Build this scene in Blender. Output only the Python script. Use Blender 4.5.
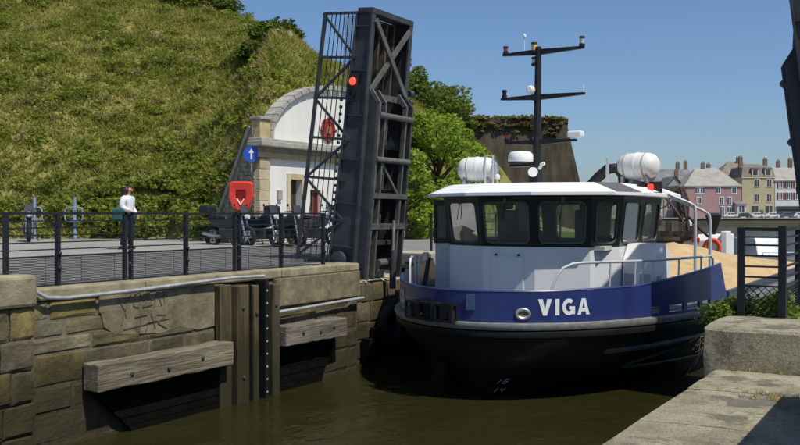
import bpy, math, random
import numpy as np
from mathutils import Vector, Matrix, noise as mnoise
random.seed(7); RNG = np.random.default_rng(7)
R = math.radians
for o in list(bpy.data.objects): bpy.data.objects.remove(o)
scene = bpy.context.scene; COL = scene.collection
# world frame: x runs across the canal (right bank positive), y along the canal away from the viewer, z up, water at z=0
# ---------------------------------------------------------------- camera
YAW = 31.5
cam_data = bpy.data.cameras.new('camera'); cam = bpy.data.objects.new('camera', cam_data); COL.objects.link(cam)
cam_data.sensor_width = 36; cam_data.lens = 40.5; cam_data.clip_start = .05; cam_data.clip_end = 3000
cam.location = (0, 0, 3.2); cam.rotation_euler = (R(90 - .54), 0, R(YAW)); scene.camera = cam
# ---------------------------------------------------------------- sky, sun, exposure
SUN_EL = 59.0
sun_vec = Vector((.97, -.24, 0)).normalized() * math.cos(R(SUN_EL)) + Vector((0, 0, math.sin(R(SUN_EL))))
world = bpy.data.worlds.new('World'); scene.world = world; world.use_nodes = True
wn = world.node_tree.nodes; wl = world.node_tree.links
sky = wn.new('ShaderNodeTexSky'); sky.sky_type = 'NISHITA'; sky.sun_disc = False
sky.sun_elevation = R(SUN_EL); sky.sun_rotation = math.atan2(sun_vec.x, sun_vec.y)
sky.altitude = 0; sky.air_density = 1.0; sky.dust_density = 1.0; sky.ozone_density = 8.5
wl.new(sky.outputs[0], wn['Background'].inputs[0]); wn['Background'].inputs[1].default_value = .078
sd = bpy.data.lights.new('sun', 'SUN'); so = bpy.data.objects.new('sun', sd); COL.objects.link(so)
sd.energy = 3.4; sd.angle = R(.53); sd.color = (1, .95, .86)
so.rotation_euler = sun_vec.to_track_quat('Z', 'Y').to_euler(); so.location = (20, 10, 40)
vs = scene.view_settings; vs.view_transform = 'Standard'; vs.look = 'None'; vs.gamma = 1; vs.use_curve_mapping = False; vs.exposure = .5
scene.render.resolution_x = 1024; scene.render.resolution_y = 570
scene.render.engine = 'CYCLES'
scene.cycles.max_bounces = 8; scene.cycles.transparent_max_bounces = 12

# ---------------------------------------------------------------- materials
MATS = {}
def mat(name, col, rough=.6, metal=0., var=.18, scale=3., bump=0., bscale=30., col2=None, rand=0., spec=.4, algae=0., streak=False, coat=0., grain=None):
    """procedural material: broad noise between two tones, optional per-object shift, fine bump, algae near the waterline"""
    if name in MATS: return MATS[name]
    m = bpy.data.materials.new(name); m.use_nodes = True; MATS[name] = m
    nt = m.node_tree; N = nt.nodes; L = nt.links; b = N['Principled BSDF']
    b.inputs['Roughness'].default_value = rough; b.inputs['Metallic'].default_value = metal
    b.inputs['Specular IOR Level'].default_value = spec
    if coat: b.inputs['Coat Weight'].default_value = coat; b.inputs['Coat Roughness'].default_value = .12
    g = N.new('ShaderNodeNewGeometry')
    vec = g.outputs['Position']
    if streak:
        mp = N.new('ShaderNodeMapping'); mp.inputs['Scale'].default_value = (1, 1, .18); L.new(vec, mp.inputs[0]); vec = mp.outputs[0]
    if grain:
        mp = N.new('ShaderNodeMapping'); mp.inputs['Scale'].default_value = grain; L.new(vec, mp.inputs[0]); vec = mp.outputs[0]
    n1 = N.new('ShaderNodeTexNoise'); n1.inputs['Scale'].default_value = scale; n1.inputs['Detail'].default_value = 7; n1.inputs['Roughness'].default_value = .62
    L.new(vec, n1.inputs['Vector'])
    rp = N.new('ShaderNodeValToRGB'); rp.color_ramp.elements[0].position = .32; rp.color_ramp.elements[1].position = .68
    c2 = col2 if col2 else tuple(min(1, c * (1 + var)) for c in col); c1 = col if col2 else tuple(c * (1 - var) for c in col)
    rp.color_ramp.elements[0].color = (*c1, 1); rp.color_ramp.elements[1].color = (*c2, 1)
    L.new(n1.outputs[0], rp.inputs[0]); out = rp.outputs[0]
    if rand:
        oi = N.new('ShaderNodeObjectInfo'); hs = N.new('ShaderNodeHueSaturation')
        mr = N.new('ShaderNodeMapRange'); mr.inputs[3].default_value = 1 - rand; mr.inputs[4].default_value = 1 + rand
        L.new(oi.outputs['Random'], mr.inputs[0]); L.new(mr.outputs[0], hs.inputs['Value'])
        mr2 = N.new('ShaderNodeMapRange'); mr2.inputs[3].default_value = .8; mr2.inputs[4].default_value = 1.4
        mth = N.new('ShaderNodeMath'); mth.operation = 'FRACT'; mu = N.new('ShaderNodeMath'); mu.operation = 'MULTIPLY'; mu.inputs[1].default_value = 7.31
        L.new(oi.outputs['Random'], mu.inputs[0]); L.new(mu.outputs[0], mth.inputs[0]); L.new(mth.outputs[0], mr2.inputs[0]); L.new(mr2.outputs[0], hs.inputs['Saturation'])
        L.new(out, hs.inputs['Color']); out = hs.outputs[0]
    if algae:
        sp = N.new('ShaderNodeSeparateXYZ'); L.new(g.outputs['Position'], sp.inputs[0])
        n3 = N.new('ShaderNodeTexNoise'); n3.inputs['Scale'].default_value = 2.2; n3.inputs['Detail'].default_value = 6; L.new(g.outputs['Position'], n3.inputs['Vector'])
        ad = N.new('ShaderNodeMath'); ad.operation = 'MULTIPLY_ADD'; ad.inputs[1].default_value = -1.5; L.new(n3.outputs[0], ad.inputs[0]); L.new(sp.outputs[2], ad.inputs[2])
        mr3 = N.new('ShaderNodeMapRange'); mr3.inputs[1].default_value = algae; mr3.inputs[2].default_value = algae - 1.05; L.new(ad.outputs[0], mr3.inputs[0])
        mx = N.new('ShaderNodeMix'); mx.data_type = 'RGBA'; mx.inputs[7].default_value = (.030, .027, .013, 1)
        mm = N.new('ShaderNodeMath'); mm.operation = 'MULTIPLY'; mm.inputs[1].default_value = .92; L.new(mr3.outputs[0], mm.inputs[0])
        L.new(mm.outputs[0], mx.inputs[0]); L.new(out, mx.inputs[6]); out = mx.outputs[2]
    L.new(out, b.inputs['Base Color'])
    if bump:
        n2 = N.new('ShaderNodeTexNoise'); n2.inputs['Scale'].default_value = bscale; n2.inputs['Detail'].default_value = 6; n2.inputs['Roughness'].default_value = .65
        L.new(vec if grain else g.outputs['Position'], n2.inputs['Vector'])
        bp = N.new('ShaderNodeBump'); bp.inputs['Strength'].default_value = bump; bp.inputs['Distance'].default_value = .03
        L.new(n2.outputs[0], bp.inputs['Height']); L.new(bp.outputs[0], b.inputs['Normal'])
    return m
def foliage(name, c1, c2, scale=.7, trans=.3, c3=None):
    if name in MATS: return MATS[name]
    m = bpy.data.materials.new(name); m.use_nodes = True; MATS[name] = m
    nt = m.node_tree; N = nt.nodes; L = nt.links; b = N['Principled BSDF']; b.inputs['Roughness'].default_value = .6; b.inputs['Specular IOR Level'].default_value = .25
    g = N.new('ShaderNodeNewGeometry'); n1 = N.new('ShaderNodeTexNoise'); n1.inputs['Scale'].default_value = scale; n1.inputs['Detail'].default_value = 5
    L.new(g.outputs['Position'], n1.inputs['Vector'])
    ad = N.new('ShaderNodeMath'); ad.operation = 'MULTIPLY_ADD'; ad.inputs[1].default_value = .42; L.new(g.outputs['Random Per Island'], ad.inputs[0])
    sb = N.new('ShaderNodeMath'); sb.operation = 'SUBTRACT'; sb.inputs[1].default_value = .2; L.new(n1.outputs[0], sb.inputs[0]); L.new(sb.outputs[0], ad.inputs[2])
    rp = N.new('ShaderNodeValToRGB'); rp.color_ramp.elements[0].position = .28; rp.color_ramp.elements[1].position = .62
    rp.color_ramp.elements[0].color = (*c1, 1); rp.color_ramp.elements[1].color = (*c2, 1)
    if c3: e = rp.color_ramp.elements.new(.74); e.color = (*c3, 1)
    L.new(ad.outputs[0], rp.inputs[0]); L.new(rp.outputs[0], b.inputs['Base Color'])
    tr = N.new('ShaderNodeBsdfTranslucent'); L.new(rp.outputs[0], tr.inputs[0])
    mx = N.new('ShaderNodeMixShader'); mx.inputs[0].default_value = trans
    L.new(b.outputs[0], mx.inputs[1]); L.new(tr.outputs[0], mx.inputs[2]); L.new(mx.outputs[0], N['Material Output'].inputs[0])
    return m
def emission(name, col, strength):
    m = bpy.data.materials.new(name); m.use_nodes = True; b = m.node_tree.nodes['Principled BSDF']
    b.inputs['Base Color'].default_value = (*col, 1); b.inputs['Emission Color'].default_value = (*col, 1); b.inputs['Emission Strength'].default_value = strength; return m
def glass(name, tint, mixv=.25, rough=.03):
    m = bpy.data.materials.new(name); m.use_nodes = True; nt = m.node_tree; N = nt.nodes; L = nt.links
    N.remove(N['Principled BSDF'])
    t = N.new('ShaderNodeBsdfTransparent'); t.inputs[0].default_value = (*tint, 1)
    gl = N.new('ShaderNodeBsdfGlossy'); gl.inputs['Roughness'].default_value = rough
    fr = N.new('ShaderNodeFresnel'); fr.inputs[0].default_value = 1.38
    ad = N.new('ShaderNodeMath'); ad.operation = 'ADD'; ad.inputs[1].default_value = mixv; L.new(fr.outputs[0], ad.inputs[0])
    mx = N.new('ShaderNodeMixShader'); L.new(ad.outputs[0], mx.inputs[0]); L.new(t.outputs[0], mx.inputs[1]); L.new(gl.outputs[0], mx.inputs[2])
    df = N.new('ShaderNodeBsdfDiffuse'); df.inputs[0].default_value = (.55, .55, .48, 1); m2 = N.new('ShaderNodeMixShader'); m2.inputs[0].default_value = .13; L.new(mx.outputs[0], m2.inputs[1]); L.new(df.outputs[0], m2.inputs[2])
    L.new(m2.outputs[0], N['Material Output'].inputs[0]); return m

STONE = mat('stone', (.095, .08, .048), .9, var=.3, scale=3.4, bump=.8, bscale=14, col2=(.235, .195, .11), rand=.27, algae=1.15, spec=.2)
MORTAR = mat('mortar', (.15, .135, .095), .95, var=.35, scale=5, bump=.5, bscale=25, algae=.8, spec=.2)
PLASTER = mat('plaster', (.105, .088, .052), .92, scale=3.2, bump=.5, bscale=18, col2=(.26, .222, .138), algae=.6, spec=.2)
CONC = mat('concrete', (.27, .25, .19), .9, scale=2.2, bump=.35, bscale=30, col2=(.42, .39, .30), spec=.2)
CONC_L = mat('concrete_light', (.165, .142, .088), .92, scale=2.7, bump=.5, bscale=26, col2=(.35, .31, .20), spec=.2)
ASPH = mat('asphalt', (.15, .145, .135), .92, scale=.9, bump=.2, bscale=60, col2=(.22, .21, .195), spec=.25)
WOODG = mat('weathered_wood', (.075, .063, .044), .88, scale=9, bump=.9, bscale=30, col2=(.235, .205, .15), rand=.12, spec=.2, grain=(1, .09, 1))
WOODP = mat('pile_wood', (.035, .030, .020), .85, scale=9, bump=.8, bscale=28, col2=(.135, .112, .072), rand=.15, spec=.2, grain=(1, 1, .1), algae=.9)
WOODB = mat('black_wood', (.004, .004, .0035), .95, var=.4, scale=6, bump=.4, spec=.08)
STEELW = mat('galvanised_pipe', (.45, .46, .46), .45, metal=.4, var=.2, scale=8)
RAILP = mat('rail_paint', (.016, .018, .022), .55, var=.3, scale=6, spec=.3)
DARKST = mat('dark_steel', (.028, .030, .036), .55, scale=3, col2=(.06, .062, .068), spec=.35, bump=.08)
GREYST = mat('bridge_flange', (.06, .06, .057), .6, scale=5, col2=(.13, .127, .115), spec=.35)
BLACK = mat('black_paint', (.012, .012, .013), .45, var=.3, scale=4)
RUBBER = mat('rubber', (.015, .015, .015), .8, var=.3)
WHITE = mat('white_paint', (.72, .72, .70), .4, var=.06, scale=2.5, spec=.45)
OFFW = mat('house_white', (.62, .63, .62), .45, var=.08, scale=1.6, spec=.4, streak=True)
RED = mat('red_plastic', (.62, .045, .03), .45, var=.12)
BLUEP = mat('blue_hull_paint', (.022, .036, .135), .33, var=.16, scale=2.4, spec=.5, coat=.25, streak=True)
HULLB = mat('black_hull_paint', (.006, .006, .007), .5, scale=2, col2=(.014, .0135, .013), spec=.3, streak=True)
STEELR = mat('worn_steel', (.22, .22, .21), .45, metal=.5, scale=7, col2=(.42, .42, .40))

def worn(name, c_dark, c_mid, c_pale, stain, sc=1.):
    m = bpy.data.materials.new(name); m.use_nodes = True; nt = m.node_tree; N = nt.nodes; L = nt.links; b = N['Principled BSDF']; b.inputs['Roughness'].default_value = .93; b.inputs['Specular IOR Level'].default_value = .2
    g = N.new('ShaderNodeNewGeometry')
    def nz(s_, d=8, r=.65): n_ = N.new('ShaderNodeTexNoise'); n_.inputs['Scale'].default_value = s_ * sc; n_.inputs['Detail'].default_value = d; n_.inputs['Roughness'].default_value = r; L.new(g.outputs['Position'], n_.inputs['Vector']); return n_.outputs[0]
    rp = N.new('ShaderNodeValToRGB'); e = rp.color_ramp.elements; e[0].position = .30; e[0].color = (*c_dark, 1); e[1].position = .72; e[1].color = (*c_pale, 1); q = e.new(.5); q.color = (*c_mid, 1); L.new(nz(1.3), rp.inputs[0])
    r2 = N.new('ShaderNodeValToRGB'); r2.color_ramp.elements[0].position = .51; r2.color_ramp.elements[1].position = .57; L.new(nz(1.5, 10, .72), r2.inputs[0])
    k = N.new('ShaderNodeMath'); k.operation = 'MULTIPLY'; k.inputs[1].default_value = .8; L.new(r2.outputs[0], k.inputs[0])
    mx = N.new('ShaderNodeMix'); mx.data_type = 'RGBA'; mx.inputs[7].default_value = (*stain, 1); L.new(k.outputs[0], mx.inputs[0]); L.new(rp.outputs[0], mx.inputs[6])
    sp = nz(70, 2, .5); r3 = N.new('ShaderNodeValToRGB'); r3.color_ramp.elements[0].position = .3; r3.color_ramp.elements[0].color = (.55, .55, .55, 1); r3.color_ramp.elements[1].position = .62; r3.color_ramp.elements[1].color = (1.1, 1.1, 1.1, 1); L.new(sp, r3.inputs[0])
    m3 = N.new('ShaderNodeMix'); m3.data_type = 'RGBA'; m3.blend_type = 'MULTIPLY'; m3.inputs[0].default_value = 1; L.new(mx.outputs[2], m3.inputs[6]); L.new(r3.outputs[0], m3.inputs[7]); L.new(m3.outputs[2], b.inputs['Base Color'])
    bp = N.new('ShaderNodeBump'); bp.inputs['Strength'].default_value = .8; bp.inputs['Distance'].default_value = .02; L.new(nz(22, 8, .75), bp.inputs['Height']); L.new(bp.outputs[0], b.inputs['Normal']); MATS[name] = m; return m
WORN = worn('worn_concrete', (.19, .165, .105), (.33, .295, .20), (.46, .42, .30), (.12, .112, .09))
# ---------------------------------------------------------------- mesh helpers
class MB:
    def __init__(s): s.v = []; s.f = []
    def add(s, vs, fs):
        k = len(s.v); s.v += [tuple(v) for v in vs]; s.f += [tuple(i + k for i in f) for f in fs]; return s
    def box(s, x0, x1, y0, y1, z0, z1, M=None):
        vs = [Vector((x, y, z)) for z in (z0, z1) for y in (y0, y1) for x in (x0, x1)]
        if M: vs = [M @ v for v in vs]
        return s.add(vs, [(0, 2, 3, 1), (4, 5, 7, 6), (0, 1, 5, 4), (2, 6, 7, 3), (0, 4, 6, 2), (1, 3, 7, 5)])
    def bar(s, a, b, w, h, up=(0, 0, 1)):
        a = Vector(a); b = Vector(b); d = (b - a); L = d.length; d.normalize(); up = Vector(up)
        if abs(d.dot(up)) > .98: up = Vector((1, 0, 0))
        sx = d.cross(up).normalized(); uz = sx.cross(d)
        vs = [p + sx * (i * w / 2) + uz * (j * h / 2) for p in (a, b) for (i, j) in ((-1, -1), (1, -1), (1, 1), (-1, 1))]
        return s.add(vs, [(3, 2, 1, 0), (4, 5, 6, 7), (0, 1, 5, 4), (1, 2, 6, 5), (2, 3, 7, 6), (3, 0, 4, 7)])
    def tube(s, pts, r, n=8, closed=False):
        pts = [Vector(p) for p in pts]; m = len(pts); rs = r if isinstance(r, (list, tuple)) else [r] * m
        k = len(s.v); prev = None
        for i, p in enumerate(pts):
            if closed: t = pts[(i + 1) % m] - pts[i - 1]
            else: t = pts[min(i + 1, m - 1)] - pts[max(i - 1, 0)]
            t.normalize()
            if prev is None:
                a = Vector((0, 0, 1)) if abs(t.z) < .9 else Vector((1, 0, 0)); u = t.cross(a).normalized()
            else:
                u = (prev - t * prev.dot(t)).normalized()
            prev = u; w = t.cross(u)
            for j in range(n):
                an = 2 * math.pi * j / n; s.v.append(tuple(p + (u * math.cos(an) + w * math.sin(an)) * rs[i]))
        for i in range(m if closed else m - 1):
            for j in range(n):
                a = k + i * n + j; b = k + i * n + (j + 1) % n; i2 = (i + 1) % m
                s.f.append((a, b, k + i2 * n + (j + 1) % n, k + i2 * n + j))
        if not closed:
            s.f.append(tuple(k + j for j in reversed(range(n)))); s.f.append(tuple(k + (m - 1) * n + j for j in range(n)))
        return s
    def lathe(s, prof, c=(0, 0, 0), axis=(0, 0, 1), n=20):
        ax = Vector(axis).normalized(); a = Vector((0, 0, 1)) if abs(ax.z) < .9 else Vector((1, 0, 0)); u = ax.cross(a).normalized(); w = ax.cross(u); c = Vector(c); k = len(s.v)
        for (r, h) in prof:
            for j in range(n):
                an = 2 * math.pi * j / n; s.v.append(tuple(c + ax * h + (u * math.cos(an) + w * math.sin(an)) * max(r, 1e-4)))
        for i in range(len(prof) - 1):
            for j in range(n): s.f.append((k + i * n + j, k + i * n + (j + 1) % n, k + (i + 1) * n + (j + 1) % n, k + (i + 1) * n + j))
        s.f.append(tuple(k + j for j in reversed(range(n)))); s.f.append(tuple(k + (len(prof) - 1) * n + j for j in range(n)))
        return s
    def prism(s, poly, f0, f1):
        """poly: list of 2D points; f0/f1 map a 2D point to 3D"""
        n = len(poly); vs = [f0(*p) for p in poly] + [f1(*p) for p in poly]
        return s.add(vs, [tuple(range(n - 1, -1, -1)), tuple(range(n, 2 * n))] + [(i, (i + 1) % n, n + (i + 1) % n, n + i) for i in range(n)])
    def build(s, name, m, parent=None, smooth=False, bevel=0, loc=None):
        me = bpy.data.meshes.new(name); me.from_pydata(s.v, [], s.f); me.update()
        import bmesh
        bm = bmesh.new(); bm.from_mesh(me); bmesh.ops.recalc_face_normals(bm, faces=bm.faces); bm.to_mesh(me); bm.free()
        if m: me.materials.append(m)
        if smooth:
            me.polygons.foreach_set('use_smooth', [True] * len(me.polygons)); me.set_sharp_from_angle(angle=R(40))
        return link(name, me, parent, bevel, loc)
def link(name, me, parent=None, bevel=0, loc=None):
    o = bpy.data.objects.new(name, me); COL.objects.link(o)
    if parent: o.parent = parent
    if loc is not None: o.location = loc
    if bevel:
        b = o.modifiers.new('bevel', 'BEVEL'); b.width = bevel; b.segments = 2; b.limit_method = 'ANGLE'; b.angle_limit = R(35)
    return o
def tag(o, label, cat, group=None, kind=None):
    if label: o['label'] = label
    if cat: o['category'] = cat
    if group: o['group'] = group
    if kind: o['kind'] = kind
    return o
def thing(name, label, cat, loc=(0, 0, 0), rz=0, group=None):
    o = bpy.data.objects.new(name, None); COL.objects.link(o); o.location = loc; o.rotation_euler = (0, 0, rz); o.empty_display_size = .2
    return tag(o, label, cat, group)
def copy_tree(o, parent=None):
    c = o.copy(); COL.objects.link(c); c.parent = parent
    for ch in list(o.children): copy_tree(ch, c)
    return c
def struct(o): o['kind'] = 'structure'; return o
CY, SY = math.cos(R(YAW)), math.sin(R(YAW))
def cw(X, D, z=0):   # X metres to the right of, D metres ahead along, the street axis -> world
    return Vector((X * CY - D * SY, X * SY + D * CY, z))
def fast_mesh(name, verts, quads, m, parent=None, loops=4):
    me = bpy.data.meshes.new(name); nv = len(verts); nf = len(quads)
    me.vertices.add(nv); me.vertices.foreach_set('co', np.asarray(verts, np.float32).ravel())
    me.loops.add(nf * loops); me.loops.foreach_set('vertex_index', np.asarray(quads, np.int32).ravel())
    me.polygons.add(nf); me.polygons.foreach_set('loop_start', np.arange(nf, dtype=np.int32) * loops)
    me.update(calc_edges=True); me.validate(); me.materials.append(m)
    return link(name, me, parent)
def leaf_quads(P, size, up=.3, aspect=1.7, rng=RNG):
    """P (n,3) centres -> pointed quads (leaf faces) randomly turned"""
    n = len(P); a = rng.normal(size=(n, 3)); a[:, 2] = np.abs(a[:, 2]) * up + a[:, 2] * .3; a /= np.linalg.norm(a, axis=1)[:, None]
    b = rng.normal(size=(n, 3)); b -= a * np.sum(a * b, 1)[:, None]; b /= np.linalg.norm(b, axis=1)[:, None]
    sz = size * rng.uniform(.55, 1.35, n)[:, None]
    v = np.stack([P - a * sz * aspect * .5, P + b * sz * .5, P + a * sz * aspect * .5, P - b * sz * .5], 1).reshape(-1, 3)
    return v, np.arange(n * 4).reshape(-1, 4)
def fbm(x, y, sc, seed=0):
    return mnoise.fractal(Vector((x * sc + seed * 7.1, y * sc - seed * 3.3, seed * 1.7)), 1.0, 2.0, 5)

# ================================================================= SETTING
# water
wm = bpy.data.materials.new('canal_water'); wm.use_nodes = True
nt = wm.node_tree; N = nt.nodes; L = nt.links; b = N['Principled BSDF']
b.inputs['Roughness'].default_value = .06; b.inputs['IOR'].default_value = 1.33
g = N.new('ShaderNodeNewGeometry'); n0 = N.new('ShaderNodeTexNoise'); n0.inputs['Scale'].default_value = .35; n0.inputs['Detail'].default_value = 4; L.new(g.outputs['Position'], n0.inputs['Vector'])
rp = N.new('ShaderNodeValToRGB'); rp.color_ramp.elements[0].position = .3; rp.color_ramp.elements[1].position = .7
rp.color_ramp.elements[0].color = (.017, .017, .005, 1); rp.color_ramp.elements[1].color = (.028, .027, .008, 1); L.new(n0.outputs[0], rp.inputs[0]); L.new(rp.outputs[0], b.inputs['Base Color'])
n1 = N.new('ShaderNodeTexNoise'); n1.inputs['Scale'].default_value = 2.4; n1.inputs['Detail'].default_value = 5; n1.inputs['Roughness'].default_value = .55; n1.inputs['Distortion'].default_value = .6
mp = N.new('ShaderNodeMapping'); mp.inputs['Scale'].default_value = (1, .75, 1); L.new(g.outputs['Position'], mp.inputs[0]); L.new(mp.outputs[0], n1.inputs['Vector'])
bp = N.new('ShaderNodeBump'); bp.inputs['Strength'].default_value = .55; bp.inputs['Distance'].default_value = .07
sx_ = N.new('ShaderNodeSeparateXYZ'); L.new(g.outputs['Position'], sx_.inputs[0]); mrw = N.new('ShaderNodeMapRange'); mrw.inputs[1].default_value = 22; mrw.inputs[2].default_value = 60; mrw.inputs[3].default_value = .07; mrw.inputs[4].default_value = .42; L.new(sx_.outputs[1], mrw.inputs[0]); L.new(mrw.outputs[0], bp.inputs['Distance']); L.new(n1.outputs[0], bp.inputs['Height']); L.new(bp.outputs[0], b.inputs['Normal'])
struct(MB().add([(-900, -40, 0), (1200, -40, 0), (1200, 1200, 0), (-900, 1200, 0)], [(0, 1, 2, 3)]).build('water', wm))
# bed below everything
struct(MB().add([(-900, -40, -4), (1200, -40, -4), (1200, 1200, -4), (-900, 1200, -4)], [(0, 1, 2, 3)]).build('ground', mat('mud', (.05, .045, .03), .9)))

def slab(poly, z0, z1, name, m): return struct(MB().prism(poly, lambda x, y: (x, y, z0), lambda x, y: (x, y, z1)).build(name, m))
# left bank: street behind the lock wall, with the notch the raised bridge leaf sits in
slab([(-10.62, -12), (-10.62, 15.2), (-12.3, 15.2), (-12.3, 19.0), (-11, 19.0), (-11, 40), (-22, 55), (-120, 110), (-120, -12)], -3.9, 2.19, 'street', ASPH)
slab([(-10.76, 19.002), (-10.76, 40.02), (-12.2, 40.02), (-12.2, 19.002)], -3.6, 2.235, 'quay_edge', CONC)
# a paler strip of footway along the hill
slab([(-17.4, 6), (-17.4, 23), (-19.9, 23), (-24, 22), (-34, 20), (-44, 10), (-44, 6)], 2.0, 2.26, 'pavement', mat('pale_asphalt', (.22, .21, .19), .92, scale=.8, bump=.2, bscale=60, col2=(.29, .28, .255)))
# right bank
slab([(-2.0, 10.62), (-2.0, 19.2), (60, 19.2), (60, 10.62)], -3.8, 1.98, 'quay', CONC_L)
slab([(-1.94, -6), (-1.94, 10.6), (60, 10.6), (60, -6)], -3.8, 1.55, 'quay_base', CONC)

# hill: base line, lift behind the gatehouse facade, crest line
def lerp_tab(t, x):
    if x <= t[0][0]: return t[0][1]
    for (a, va), (b_, vb) in zip(t, t[1:]):
        if x <= b_: return va + (vb - va) * (x - a) / (b_ - a)
    return t[-1][1]
ZB = [(-60, 33), (-30, 35), (-16, 37), (-9.6, 36.8), (-6.9, 33.4), (-5.05, 31.4), (-4.2, 33.0), (0, 39.9), (3, 44.5), (8, 53)]
LIFT = [(-7.2, 0), (-5.1, 4.0), (-3, 4.4), (-1, 4.6), (2, 2.5), (4, 0)]
CREST = [(-60, 19), (-14, 17.2), (-11.5, 16.4), (-9.5, 15.2), (-4.9, 11.3), (-4, 10.6), (0, 9.4), (3, 9.0), (6, 7.0), (9, 3), (11, 2.2)]
def hill_h(X, D):
    d = D - lerp_tab(ZB, X)
    if d < 0: return 2.2 - .15
    lift = lerp_tab(LIFT, X); top = lerp_tab(CREST, X)
    h = 2.2 + lift + .80 * d + (.45 * fbm(X, D, .16, 1) + .16 * fbm(X, D, .55, 2)) * min(1, d / 2.5)
    k = 1.2; e = math.exp(-max(-30, min(30, (top - h) / k)))   # smooth minimum with the crest
    h2 = h - k * math.log(1 + e)
    return max(2.05, h2 + .12 * fbm(X, D, 1.1, 4))
xs = np.arange(-62, 12, .5); ds = np.arange(30.9, 92, .5); verts = []; 
for D in ds:
    for X in xs: verts.append(cw(X, D, hill_h(X, D)))
nx = len(xs); quads = [q_ for q_ in ((j * nx + i, j * nx + i + 1, (j + 1) * nx + i + 1, (j + 1) * nx + i) for j in range(len(ds) - 1) for i in range(nx - 1)) if max(verts[k].z for k in q_) > 2.1]
EARTH = mat('hill_earth', (.13, .15, .03), .95, scale=.4, bump=.6, bscale=6, col2=(.25, .22, .08), spec=.1)
hill = struct(fast_mesh('hill', verts, quads, EARTH))
hill.data.polygons.foreach_set('use_smooth', [True] * len(hill.data.polygons))

# grass on the hill (uncountable): blades in tufts
GRASS = foliage('hill_grass', (.16, .20, .026), (.34, .335, .07), .33, .5, (.50, .42, .16))
def hill_points(n, x0, x1, dmax, rng):
    X = rng.uniform(x0, x1, n); d = rng.uniform(0, 1, n) ** .9 * dmax
    P = np.empty((n, 3)); keep = np.ones(n, bool)
    for i in range(n):
        D = lerp_tab(ZB, X[i]) + d[i]; h = hill_h(X[i], D); w = cw(X[i], D, h); P[i] = w
        if h < 2.15: keep[i] = False
    return P[keep]
GP = np.concatenate([hill_points(52000, -27, -3, 24, RNG), hill_points(9000, -5, 6, 14, RNG)])
nb = 4; base = np.repeat(GP, nb, 0); n = len(base)
base[:, :2] += RNG.normal(0, .06, (n, 2)); hgt = RNG.uniform(.08, .30, n) * np.repeat(RNG.uniform(.5, 1.3, len(GP)), nb)
ang = RNG.uniform(0, 2 * np.pi, n); wd = RNG.uniform(.02, .05, n)
tip = base + np.stack([RNG.normal(0, .16, n), RNG.normal(0, .16, n), hgt], 1)
sv = np.stack([np.cos(ang) * wd, np.sin(ang) * wd, np.zeros(n)], 1)
gv = np.stack([base - sv, base + sv, tip], 1).reshape(-1, 3)
tag(fast_mesh('grass', gv, np.arange(n * 3).reshape(-1, 3), GRASS, loops=3), 'long rough grass covering the steep hillside', 'grass', kind='stuff')

# low scrub on the hill (uncountable)
def bush_points(cx, cy, cz, rx, rz, n, rng):
    u = rng.normal(size=(n, 3)); u /= np.linalg.norm(u, axis=1)[:, None]; r = rng.uniform(.45, 1, n) ** .6
    lob = 1 + .28 * np.sin(u[:, 0] * 5 + cx * 3) * np.cos(u[:, 1] * 4 + cy * 2) + .15 * np.sin(u[:, 2] * 9 + cx)
    P = u * (r * lob)[:, None] * np.array([rx, rx, rz]); P[:, 2] = np.abs(P[:, 2]) ; return P + np.array([cx, cy, cz])
def scrub(name, m, count, x0, x1, dmax, size, rlo, rhi, label, power=1., den=420):
    rng = np.random.default_rng(abs(hash(name)) % 1000 if False else len(name) * 13 + count); pts = []
    for i in range(count):
        X = rng.uniform(x0, x1); d = .3 + rng.uniform(0, 1) ** power * dmax; D = lerp_tab(ZB, X) + d; h = hill_h(X, D)
        if h < 2.1: continue
        r = rng.uniform(rlo, rhi); w = cw(X, D, h - .05)
        pts.append(bush_points(w.x, w.y, w.z, r, r * rng.uniform(.5, .95), int(den * r), rng))
    v, q = leaf_quads(np.concatenate(pts), size, rng=rng); return tag(fast_mesh(name, v, q, m), label, 'scrub', kind='stuff')
SCRUB1 = foliage('scrub_green', (.12, .165, .02), (.26, .29, .05), .8, .5)
SCRUB2 = foliage('scrub_dry', (.19, .17, .05), (.36, .31, .13), .9, .5)
SCRUB3 = foliage('scrub_bright', (.17, .225, .024), (.32, .36, .06), .9, .5)
scrub('green_scrub', SCRUB1, 130, -25, -5, 22, .10, .25, .8, 'dark green scrub scattered over the hillside', 1.3)
scrub('dry_scrub', SCRUB2, 200, -25, -5, 20, .075, .2, .6, 'dry straw coloured scrub among the hillside grass', 1.5)
scrub('bright_scrub', SCRUB3, 190, -25, -4.5, 21, .09, .25, .75, 'bright green leafy weeds in patches on the hill', 1.2)
scrub('hill_foot_bushes', SCRUB1, 70, -24, -6.6, 2.4, .12, .5, 1.1, 'low green bushes along the foot of the hill', 1., 520)

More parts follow.
